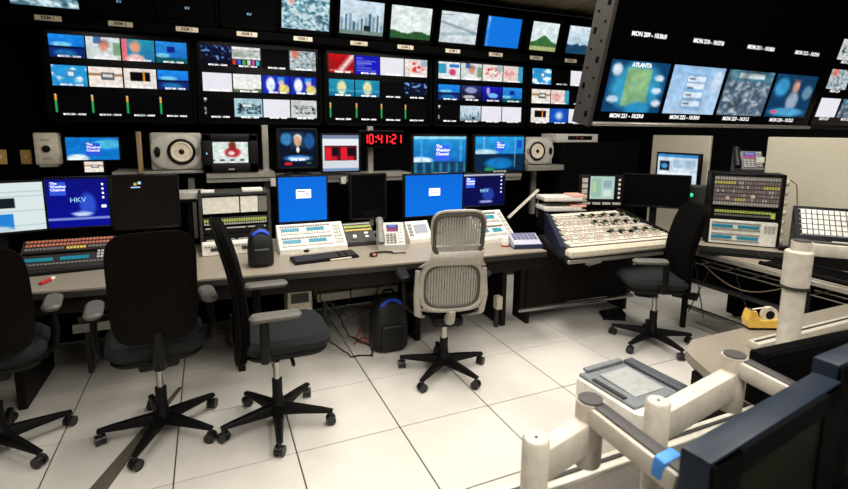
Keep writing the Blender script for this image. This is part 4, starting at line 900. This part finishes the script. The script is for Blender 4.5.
for k in range(7): MB().ball((bw/2+.012, -.0, .06+k*.085), (.02, .025, .03)).build('cable_clip', CREAM, brk)
MB().tube([(bw/2+.03, 0, .6), (bw/2+.08, 0, .56), (bw/2+.1, 0, .4), (bw/2+.1, 0, .15), (bw/2+.14, -.02, .06), (bw/2+.1, -.08, .02)], .005, 6).build('cable', mat('tan_cable', (120, 104, 84), .6), brk)
ph = telephone('black desk telephone with a violet display standing on the button rack', rc.x+.06, rc.y+.07, DZ+bh, RZ, .95, body=DARK, hand=BLACK)
MB().box((.1, -.04, .12), (.06, .006, .05)).build('note', WHITE, ph)
kc = atz(742, 251, DZ+.01); keyboard('black keyboard on the side desk before the button rack', kc.x-.1, kc.y-.06, DZ, RZ, .62, .2, False, BLACK)
p = atz(788, 246, DZ); t = thing('red_black_plug', 'black plug block with a red tip right of the button rack', 'plug', (p.x-.2, p.y-.1, DZ), RZ); MB().box((0, 0, .02), (.12, .06, .04), bev=.006).build('block', BLACK, t); MB().box((.06, -.02, .03), (.03, .03, .03), bev=.004).build('tip', REDP, t)
# big key panel at the right edge
kx = atx(826, 246, 4.3); t = thing('key_console', 'black sloping panel filled with rows of pale square keys at the right picture edge', 'control panel', (4.32, kx.y-.1, DZ), rad(-52))
MB().prism([(-.12, 0), (.2, 0), (.2, .42), (-.12, .12)], -.3, .3, axis=0).build('body', BLACK, t, smooth=0)
ak = math.atan2(.3, .32); f = MB().box((0, .22, .003), (.6, .43, .008), bev=.003).build('face_plate', BLACK, t, (0, -.12, .12), (ak, 0, 0))
bits('keys', grid_keys(-.26, .27, .15, .4, 15, 5, .01, .78), WHITE, f); bits('grooves', [((0, .15+.05*k, .0085), (.54, .006, .002)) for k in range(6)], mat('lilac_grey', (150, 146, 160), .5), f)
MB().box((.1, .07, .008), (.36, .07, .008), bev=.002).build('white_strip', WHITE, f); MB().box((.1, .07, .0125), (.3, .012, .002)).build('dark_line', DARK, f)

# ================================================================== NEAR CONSOLES
NEARTOP = mat('near_laminate', (78, 70, 60), .5, var=.15, scale=60)
RAILM = mat('rail_white', (206, 200, 184), .4, .1)
nd = thing('near_console', 'dark-topped console with a pale slotted rail at the lower right', 'desk', (1.2, .66, 0))
MB().box((0, 0, .74), (1.24, .68, .04), bev=.005).build('worktop', NEARTOP, nd)
rl = MB().box((0, .372, .745), (1.3, .06, .05), bev=.003).build('rail', RAILM, nd)
MB().box((0, .372, .7725), (1.28, .012, .006)).build('slot', DARK, rl); MB().box((0, .33, .7), (1.26, .02, .06)).build('rail_front', RAILM, nd)
for x in (-.58, .58): MB().box((x, .0, .36), (.04, .6, .72), bev=.004).build('leg', WOOD, nd)
td = thing('tape_desk', 'grey laminate desk with a rounded corner under the yellow tape dispenser', 'desk', (2.9, 1.2, 0))
pts = [(2.02, 1.5), (1.97, 1.47), (1.93, 1.4), (1.84, 1.2), (1.86, 1.12)]
poly = [(x-2.9, y-1.2) for x, y in pts]+[(-1.0, -.35), (.8, -.35), (.8, .34), (-.8, .34)]
MB().prism(poly, DZ-.04, DZ).build('worktop', DESK, td, smooth=0)
MB().prism([(x*.985+.0, y*.985) for x, y in poly], DZ-.06, DZ-.0401).build('edge_strip', DESKEDGE, td, smooth=0)
MB().prism([(-.97, .2), (-.95, .2), (-1.0, -.1), (-1.02, -.1)], .0, DZ-.061).build('side_panel', WOOD, td, smooth=0)
MB().box((-.05, .22, .37), (1.5, .03, .68)).build('back_panel', MATTE, td)
MB().box((.74, -.05, .36), (.04, .5, .71)).build('side_panel', WOOD, td)
r0, r1 = atz(758, 347, .80), atz(850, 318, .80)
rl = MB().box(((r0.x+r1.x)/2-2.9+.2, (r0.y+r1.y)/2-1.2, DZ+.018), ((r1.x-r0.x)+.4, .055, .035), bev=.003).build('rail', RAILM, td)
MB().box(((r0.x+r1.x)/2-2.9+.2, (r0.y+r1.y)/2-1.2, DZ+.0362), ((r1.x-r0.x)+.38, .012, .003)).build('slot', DARK, rl)
# tape dispenser
p = atz(765, 334, DZ); t = thing('tape_dispenser', 'yellow desk tape dispenser with a dark foot', 'tape dispenser', (p.x+.06, p.y+.05, DZ), rad(-24)); t.scale = (.8, .8, .8)
MB().prism([(-.11, .018), (.11, .018), (.12, .05), (.09, .075), (.02, .06), (-.045, .065), (-.07, .125), (-.105, .125), (-.12, .06)], -.035, .035, axis=1).build('body', YELLOW, t, smooth=0)
MB().box((0, 0, .009), (.21, .06, .018), bev=.003).build('foot', BLACK, t)
MB().lathe([(.022, -.012), (.052, -.012), (.052, .012), (.022, .012)], (0, 0, 0), 'Y', 24).build('tape_roll', TAPE, t, (.03, 0, .095)); MB().lathe([(.021, -.014), (.028, -.014), (.028, .014), (.021, .014)], (0, 0, 0), 'Y', 20).build('hub', BLACK, t, (.03, 0, .095)); MB().tube([(.03, 0, .147), (-.04, 0, .135), (-.085, 0, .127)], .008, 4, flat=.1).build('tape_tongue', TAPE, t)
MB().box((-.09, 0, .127), (.02, .05, .006)).build('blade', STEEL, t)
# printer on a low stand
pw_, pd_ = .37, .37; pcx, pcy, ptop = 1.73, 1.53, .64
st = thing('printer_stand', 'low dark stand under the white printer', 'stand', (pcx, pcy, 0), rad(3)); MB().box((0, 0, .2), (.36, .36, .02), bev=.004).build('shelf', WOOD, st)
for x in (-.16, .16):
    for y in (-.16, .16): MB().box((x, y, .095), (.03, .03, .19)).build('leg', WOOD, st)
pr = thing('printer', 'white laser printer with a grey paper well on top', 'printer', (pcx, pcy, .211), rad(3)); PH = ptop-.211
MB().slab(pw_, pd_, .03, 0, PH-.01, .008).build('body', WHITE, pr)
MB().box((0, .01, PH-.004), (pw_-.02, pd_-.05, .018), bev=.006).build('top_cover', mat('printer_grey', (116, 120, 122), .45), pr)
MB().prism([(-.1, PH+.0055), (.1, PH+.0055), (.1, PH+.016), (-.1, PH+.008)], -.11, .07, axis=0).build('paper_well', mat('printer_well', (158, 158, 154), .5), pr, smooth=0)
MB().box((.13, .0, PH+.014), (.06, pd_-.06, .02), bev=.006).build('ridge', mat('printer_dark', (70, 74, 80), .45), pr)
MB().box((-.02, .165, PH+.014), (.24, .03, .016), bev=.004).build('ridge', mat('printer_grey', (116, 120, 122), .45), pr); MB().box((-.16, -.0, PH+.008), (.02, .18, .008)).build('button_strip', DARK, pr)
MB().box((0, -pd_/2-.004, .13), (pw_-.04, .012, .18), bev=.004).build('paper_drawer', WHITE, pr); MB().box((0, -pd_/2-.012, .2), (.12, .01, .02), bev=.003).build('drawer_grip', LGREY, pr); MB().box((0, -pd_/2-.002, .27), (pw_-.01, .004, .006)).build('seam', GREY, pr)
# monitor arms
ARMTOP = mat('arm_cover', (64, 61, 58), .5)
def arm(label, base, joint, tip, zb, zt, strap=False, h1=.085, k=1.0):
    t = thing('jointed_monitor_mount', label, 'monitor arm', (base[0], base[1], zb), 0, 'grey jointed monitor arms')
    B = Vector((0, 0, zt-zb)); J = Vector((joint[0]-base[0], joint[1]-base[1], zt-zb)); Tp = Vector((tip[0]-base[0], tip[1]-base[1], tip[2]-zb))
    MB().lathe([(.045*k, 0), (.045*k, .012), (.03*k, .02), (.026*k, .03), (.026*k, zt-zb-.13)], n=20).build('post', ALU, t)
    MB().lathe([(.031*k, zt-zb-.14), (.031*k, zt-zb-.006), (.026*k, zt-zb)], n=20).build('sleeve', ALU, t); MB().lathe([(.032*k, zt-zb-.15), (.032*k, zt-zb-.138)], n=20).build('collar', DARK, t)
    MB().lathe([(.004, zt-zb), (.004, zt-zb+.002)], n=10).build('screw', DARK, t)
    def bar(a, b_, w_, h_): 
        d = b_-a; q = MB(); rz_ = math.atan2(d.y, d.x); tl = math.atan2(d.z, math.hypot(d.x, d.y))
        R = Matrix.Rotation(rz_, 3, 'Z') @ Matrix.Rotation(-tl, 3, 'Y')
        q.box((a+b_)/2, (d.length, w_, h_), R, bev=.008, seg=2); return q
    if (J-B).length > .05:
        lk = bar(B+Vector((0, 0, -.07)), J+Vector((0, 0, -.05)), .048, h1).build('lower_link', ALU, t)
        bar(B+Vector((0, 0, -.07-h1/2)), J+Vector((0, 0, -.05-h1/2)), .036, .012).build('cable_cover', ARMTOP, lk)
    MB().lathe([(.032, zt-zb-.135), (.034, zt-zb-.13), (.034, zt-zb-.02)], (J.x, J.y, 0), n=24).build('joint', ALU, t)
    J2 = J+Vector((0, 0, .008))
    up = bar(J2, Tp, .056, .05).build('upper_link', ALU, t)
    MB().lathe([(.034, zt-zb-.022), (.034, zt-zb+.034)], (J.x, J.y, 0), n=24).build('upper_knuckle', ALU, t)
    MB().lathe([(.03, zt-zb+.0335), (.03, zt-zb+.039)], (J.x, J.y, 0), n=24).build('cover_cap', ARMTOP, t)
    bar(J2+Vector((0, 0, .028)), Tp+Vector((0, 0, .028)), .036, .006).build('cover_strip', ARMTOP, up)
    if strap: bar(J2+(Tp-J2)*.78+Vector((0, 0, .01)), J2+(Tp-J2)*.9+Vector((0, 0, .01)), .062, .05).build('blue_strap', BLUEP, up)
    return t
arm('near monitor arm with a blue strap at its end', (.648, .83), (.83, .86), (.86, .62, 1.06), .76, 1.085, True)
arm('monitor arm rising in front of the printer', (1.035, .835), (1.40, .885), (1.46, .705, 1.05), .76, 1.085)
q3 = at(801, 250, 1.10)
arm('tall monitor arm rising behind the low black monitor', (q3.x-.01, 1.10), (q3.x, 1.10), (q3.x+.34, 1.02, q3.z-.03), DZ+.001, q3.z, k=1.5)
# near monitors, seen from above their top edges
def near_monitor(label, x, y, ztop, w, rz, h=.4, face='dim', th=.06, case=NAVYM, post=.0, bz=.1):
    t = thing('near_monitor', label, 'monitor', (x, y, ztop-h), rz, 'dark monitors on the near console')
    MB().box((0, th/2, h/2), (w, th, h), bev=.008, seg=2).build('housing', case, t)
    b = MB()
    for s in (-1, 1): b.box((s*(w/2-bz/2), -.003, h/2), (bz, .012, h-.01), bev=.003)
    b.box((0, -.003, h-.03), (w-.01, .012, .05), bev=.003); b.box((0, -.003, .03), (w-.01, .012, .05), bev=.003); b.build('bezel', MATTE, t)
    if face: picture('screen', face, w-2*bz, h-.11, t, (0, -.001, h/2), W=16, H=12, gain=.14)  # lit grid stands in for a reflection on the glass
    else: MB().box((0, .002, h/2), (w-.05, .008, h-.1)).build('screen', MATTE, t)
    MB().box((0, th+.012, h/2), (.12, .03, .12), bev=.004).build('mount_plate', DARK, t)
    if post: MB().box((0, th+.02, -post/2+.1), (.05, .03, post+.2)).build('post', BLACK, t)
    return t
near_monitor('dark slate-edged monitor nearest the viewer at the lower right', 1.082, .563, 1.185, .575, rad(8))
near_monitor('dark slate-edged monitor behind the nearest one at the right picture edge', 1.69, .655, 1.2, .55, rad(4))
near_monitor('black monitor with rounded corners standing before the tape dispenser', 2.14, .99, 1.0, .78, rad(-3), .2, None, .05, MATTE, post=.0, bz=.03)

# ================================================================== CHAIRS
def caster(parent, p, a):
    b = MB(); d = Vector((math.cos(a), math.sin(a), 0)); s = Vector((-d.y, d.x, 0)); c = Vector((p[0], p[1], .03))
    for k in (-1, 1): b.cyl(c+s*(k*.008), c+s*(k*.026), .03, n=14)
    b.cyl(c+s*.01, c-s*.01, .022, n=10); b.cyl((p[0], p[1], .045), (p[0], p[1], .085), .011, n=8)
    return b.build('caster', mat('caster_black', (24, 23, 22), .35), parent)
def star_base(t, ang, R=.33, mt=BLACK):
    MB().lathe([(.05, .07), (.055, .08), (.05, .13), (.035, .15), (.03, .2)], n=20).build('base_hub', mt, t)
    for k in range(5):
        a = rad(ang+72*k); d = Vector((math.cos(a), math.sin(a), 0)); n_ = Vector((-d.y, d.x, 0)); b = MB()
        secs = [(.03, .034, .075, .135), (.14, .027, .078, .122), (.26, .021, .078, .106), (R, .017, .078, .094)]
        rings = []
        for r, wd, z0, z1 in secs:
            rings.append([b.bm.verts.new(d*r+n_*s_*wd*q+Vector((0, 0, z))) for s_, z, q in ((-1, z0, 1), (1, z0, 1), (1, (z0+z1)/2, 1), (.6, z1, 1), (-.6, z1, 1), (-1, (z0+z1)/2, 1))])
        for A_, B_ in zip(rings, rings[1:]):
            for i in range(6): b.bm.faces.new((A_[i], A_[(i+1) % 6], B_[(i+1) % 6], B_[i]))
        b.bm.faces.new(rings[0][::-1]); b.bm.faces.new(rings[-1])
        lg = b.build('leg', mt, t); caster(lg, d*(R-.012), a+rad(35+40*k))
SEAT = .62
def task_chair(label, x, y, rz, ang, back=BROWNFAB, arms=True, top=1.26, seat_m=SEATFAB, bw=.44, ay=.05, zlow=.05, bo=0, pf=0):
    """faces local +Y"""
    t = thing('office_chair', label, 'chair', (x, y, 0), rz, 'black office chairs')
    star_base(t, ang-math.degrees(rz))
    MB().cyl((0, 0, .19), (0, 0, .40), .02, n=14).build('gas_lift', STEEL, t); MB().cyl((0, 0, .19), (0, 0, .29), .03, n=16).build('lift_sleeve', BLACK, t)
    MB().box((0, -.02, SEAT-.12), (.2, .3, .07), bev=.02, seg=2).build('mechanism', BLACK, t)
    MB().tube([(.1, .06, SEAT-.12), (.2, .07, SEAT-.14), (.24, .07, SEAT-.145)], .011, 8).build('lever', BLACK, t)
    st_ = MB().slab(.5, .5, .12, SEAT-.085, SEAT, .03, c=(0, .05)); bmesh.ops.triangulate(st_.bm, faces=[f_ for f_ in st_.bm.faces if len(f_.verts) > 4]); st_.build('seat', seat_m, t)
    MB().slab(.46, .46, .11, SEAT-.115, SEAT-.082, .012, c=(0, .05)).build('seat_pan', BLACK, t)
    zb = SEAT+zlow-.03; hB = top-zb
    def curve(x_, z_): 
        v_ = z_/hB; return -.27+bo-.06*(v_+.5)-.05*math.sin((v_+.5)*PI)*.0+.05*math.cos((v_+.1)*PI)-.0+.22*x_*x_*1.4
    bk_ = MB().shell(bw, hB, .07, lambda x_, z_: curve(x_, z_), p=5, n=16).build('backrest', back, t, (0, .02, zb+hB/2))
    MB().shell(bw+.01, hB+.01, .024, lambda x_, z_: curve(x_, z_)-.026, p=5, n=16).build('back_shell', mat('back_shell_black', (8, 5, 3), .7, spec=.08), t, (0, .02, zb+hB/2))
    MB().tube([(0, -.05, SEAT-.14), (0, -.2, SEAT-.13), (0, -.27+bo, SEAT-.05), (0, -.27+bo, SEAT+.1)], [.035, .035, .03, .02], 8, flat=.5).build('spine', BLACK, t)
    for s in (-1, 1):
        pst = MB().tube([(s*.2, pf, SEAT-.1), (s*.28, pf, SEAT-.08), (s*.295, pf, SEAT+.02), (s*.285, pf, SEAT+.15)], [.024, .028, .026, .024], 8, flat=.7).build('arm_post', BLACK, t)
        MB().slab(.09, .27, .042, SEAT+.15, SEAT+.185, .013, c=(s*.285, ay)).build('arm_pad', ARMGREY if arms else DARK, t)
    return t
task_chair('black office chair at the left picture edge, back turned to the viewer', -1.12, 3.18, rad(9), 27, top=1.2, bw=.46)
task_chair('black office chair with a broad brown-black back, second from the left', -.32, 3.03, rad(7), 34, bw=.4, zlow=.08)
task_chair('black office chair turned sideways with grey arm pads, beside the black bag', .31, 2.87, rad(-91), 48, back=FABRIC, top=1.27, ay=-.02, pf=-.08, bo=.035, zlow=-.12)
task_chair('black office chair before the side desk, turned towards the sound mixer', 3.36, 2.83, rad(62), 48, back=FABRIC, top=1.2, ay=.17, bo=.06, pf=.05, zlow=-.1)

# silver mesh chair
mc_ = thing('mesh_chair', 'silver-grey mesh office chair with a flexible two-part back', 'chair', (1.515, 3.06, 0), rad(-13))
star_base(mc_, 14); SIL = mat('silver_plastic', (160, 154, 142), .4, .1)
MB().cyl((0, 0, .19), (0, 0, .40), .022, n=14).build('gas_lift', STEEL, mc_); MB().cyl((0, 0, .19), (0, 0, .27), .03, n=16).build('lift_sleeve', BLACK, mc_)
MB().box((0, 0, .44), (.22, .3, .08), bev=.03, seg=2).build('mechanism', BLACK, mc_)
MB().slab(.5, .47, .14, .5, .56, .025, c=(0, .06)).build('seat', FABRIC, mc_)
MB().shell(.46, .3, .03, lambda x_, z_: .35*x_*x_, p=3.5, n=12).xf(Matrix.Rotation(rad(70), 4, 'X')).build('seat_shell', SIL, mc_, (0, -.06, .50))
def by(x_, z_): return -.20-.10*(z_-.55)+.35*x_*x_-.05*math.exp(-((z_-.98)/.1)**2)*0
def loop(cx, cz, w_, h_, p, n=40, dz=0):
    o = []
    for k in range(n):
        a = 2*PI*k/n; c, s = math.cos(a), math.sin(a); x_ = cx+w_/2*math.copysign(abs(c)**(2/p), c); z_ = cz+h_/2*math.copysign(abs(s)**(2/p), s); x_ *= 1+dz*(z_-cz)
        o.append((x_, by(x_, z_), z_))
    return o
MB().tube(loop(.03, 1.085, .335, .29, 4.2, dz=.1), .017, 8, True).build('head_frame', mat('frame_taupe', (66, 60, 52), .5), mc_)
MB().tube([(x_, y_-.004, z_+.008) for x_, y_, z_ in loop(.03, 1.092, .36, .305, 4.2, dz=.1) if z_ > 1.0], .011, 8).build('head_rim', SIL, mc_)
MB().shell(.335, .28, .006, lambda x_, z_: by(x_+.03, z_+1.085), p=4.2, n=14).build('head_mesh', WOVEN, mc_, (.03, 0, 1.085))
MB().tube(loop(0, .73, .42, .34, 3.6, dz=-.12), .02, 8, True).build('lower_frame', SIL, mc_)
MB().tube([(x_*.9, y_-.006, (z_-.73)*.9+.73) for x_, y_, z_ in loop(0, .73, .42, .34, 3.6, dz=-.12)], .012, 8, True).build('lower_liner', mat('frame_taupe', (66, 60, 52), .5), mc_)
MB().shell(.40, .33, .006, lambda x_, z_: by(x_, z_+.73), p=3.6, n=14).build('lower_mesh', WOVEN, mc_, (0, 0, .73))
b = MB(); rows_ = []
for j in range(9):
    v_ = j/8; z_ = .865+.115*v_; wd = .47-.1*v_-.05*math.sin(PI*v_)
    rows_.append([b.bm.verts.new((wd/2*u_+.03*v_, by(wd/2*u_, z_)-.022*math.sin(PI*v_)-.008, z_+.03*u_*u_*(1-2*v_)*0)) for u_ in np.linspace(-1, 1, 15)])
for A_, B_ in zip(rows_, rows_[1:]):
    for i in range(14): b.bm.faces.new((A_[i], A_[i+1], B_[i+1], B_[i]))
so = b.build('flex_band', SIL, mc_); sm_ = so.modifiers.new('thickness', 'SOLIDIFY'); sm_.thickness = .012
for s in (-1, 1):
    MB().tube([(s*.18, -.06, .47), (s*.225, -.16, .52), (s*.24, -.2, .66), (s*.232, -.19, .84)], [.03, .028, .022, .018], 8, flat=.6).build('back_support', SIL, mc_)
    MB().tube([(s*.2, .02, .46), (s*.29, .02, .52), (s*.3, .02, .73)], [.026, .026, .022], 8, flat=.7).build('arm_post', BLACK, mc_)
    MB().slab(.085, .26, .04, .73, .762, .012, c=(s*.3, .07)).build('arm_pad', BLACK, mc_)
MB().tube([(0, -.02, .45), (0, -.16, .47), (0, -.21, .56)], [.04, .04, .03], 8).build('spine', SIL, mc_)

# ================================================================== UNDER THE DESK
bag('black bag with a painted blue gleam on the floor under the desk beside the mesh chair', 1.28, 3.62, 0, .3, .24, .46)  # blue band on this bag is a gleam put into the colour
def cable_tray(label, x, y, z, w):
    t = thing('cable_tray', label, 'cable tray', (x, y, z)); L = LGREY
    MB().box((0, 0, .0), (w, .16, .012)).build('base', L, t)
    for s in (-1, 1): MB().box((0, s*.08, .03), (w, .01, .06), bev=.002).build('side', L, t)
    for s in (-1, 1): MB().box((s*w*.4, 0, -z/2-.003), (.03, .05, z-.006)).build('leg', DARK, t)
    return t
cable_tray('pale cable tray low under the desk behind the third chair', 1.14, 4.05, .34, .72)
cable_tray('pale cable tray low under the left end of the desk', -.58, 4.05, .34, .7)
t = thing('computer', 'white computer box under the desk behind the third chair', 'computer', (.62, 3.98, 0)); MB().box((0, 0, .3), (.2, .2, .6), bev=.01).build('case', CREAM, t); MB().box((0, -.102, .42), (.14, .006, .08)).build('drive_bay', DARK, t); MB().box((0, -.102, .25), (.03, .006, .03)).build('button', GREY, t)
t = thing('power_block', 'small cream power box under the desk right of the mesh chair', 'power box', (2.33, 3.62, .0)); MB().box((0, 0, .24), (.06, .07, .12), bev=.006).build('case', CREAM, t); MB().box((0, .02, .09), (.03, .03, .18)).build('stem', DARK, t)
rg = random.Random(3)
def floor_cable(label, pts, mt, r=.006):
    t = thing('cable', label, 'cable', tuple(pts[0])); o = Vector(pts[0]); P = [Vector(p)-o for p in pts]; Q = []
    for a_, b_ in zip(P, P[1:]):
        for k in range(6): Q.append(a_.lerp(b_, k/6)+Vector((rg.uniform(-.012, .012), rg.uniform(-.012, .012), 0)))
    Q.append(P[-1]); MB().tube(Q, r, 6).build('cord', mt, t); return t
floor_cable('black cable looping on the floor under the middle of the desk', [(.75, 3.9, .33), (.8, 3.7, .1), (.95, 3.55, .008), (1.1, 3.5, .008), (1.15, 3.65, .008), (1.0, 3.85, .05), (.9, 3.9, .33)], CABLE)
floor_cable('black cable hanging from the desk behind the third chair', [(1.05, 3.86, .7), (1.02, 3.8, .4), (.9, 3.75, .25), (.78, 3.85, .4), (.72, 3.9, .6)], CABLE)
floor_cable('second black cable sagging under the tray behind the third chair', [(1.35, 3.88, .6), (1.2, 3.8, .3), (1.0, 3.8, .22), (.85, 3.86, .36)], CABLE)
floor_cable('orange cable curled on the floor under the desk', [(1.02, 3.75, .008), (1.12, 3.85, .008), (1.2, 3.78, .008), (1.15, 3.68, .03), (1.05, 3.82, .03), (1.18, 3.92, .1)], CABLEO)
floor_cable('pale cable trailing along the floor under the desk', [(.5, 3.85, .008), (.8, 3.78, .008), (1.1, 3.95, .008), (1.5, 3.9, .008)], CABLEW, .005)
p = atz(612, 314, .03); t = thing('foot_pedal', 'black foot pedal on the floor under the sound mixer', 'foot pedal', (p.x, p.y, 0), rad(-30)); MB().prism([(-.1, .001), (.1, .001), (.1, .07), (-.1, .025)], -.09, .09, axis=1).build('pedal', BLACK, t, smooth=0); MB().box((0, 0, .055), (.14, .14, .006), Matrix.Rotation(rad(-13), 3, 'Y')).build('tread', DARK, t)
p = A(590, 268, 3.6); t = thing('paper_bag', 'crumpled white paper bag hanging under the sound mixer', 'bag', (p.x, 3.56, .50)); MB().prism([(-.08, 0), (.07, .02), (.09, .2), (.03, .17), (-.02, .215), (-.09, .19)], -.03, .03, axis=1).build('paper', WHITE, t, smooth=0); MB().tube([(-.05, 0, .2), (0, 0, .23), (.05, 0, .19)], .006, 6).build('string', CABLE, t)

# low black tray at the near end of the side desk
t = thing('desk_tray', 'low black tray lying at the near end of the side desk', 'tray', (3.95, 1.72, DZ)); MB().slab(.28, 1.2, .02, 0, .012, .003).build('base', MATTE, t)
for sx_ in (-1, 1): MB().box((sx_*.13, 0, .02), (.012, 1.18, .02), bev=.002).build('rim', BLACK, t)
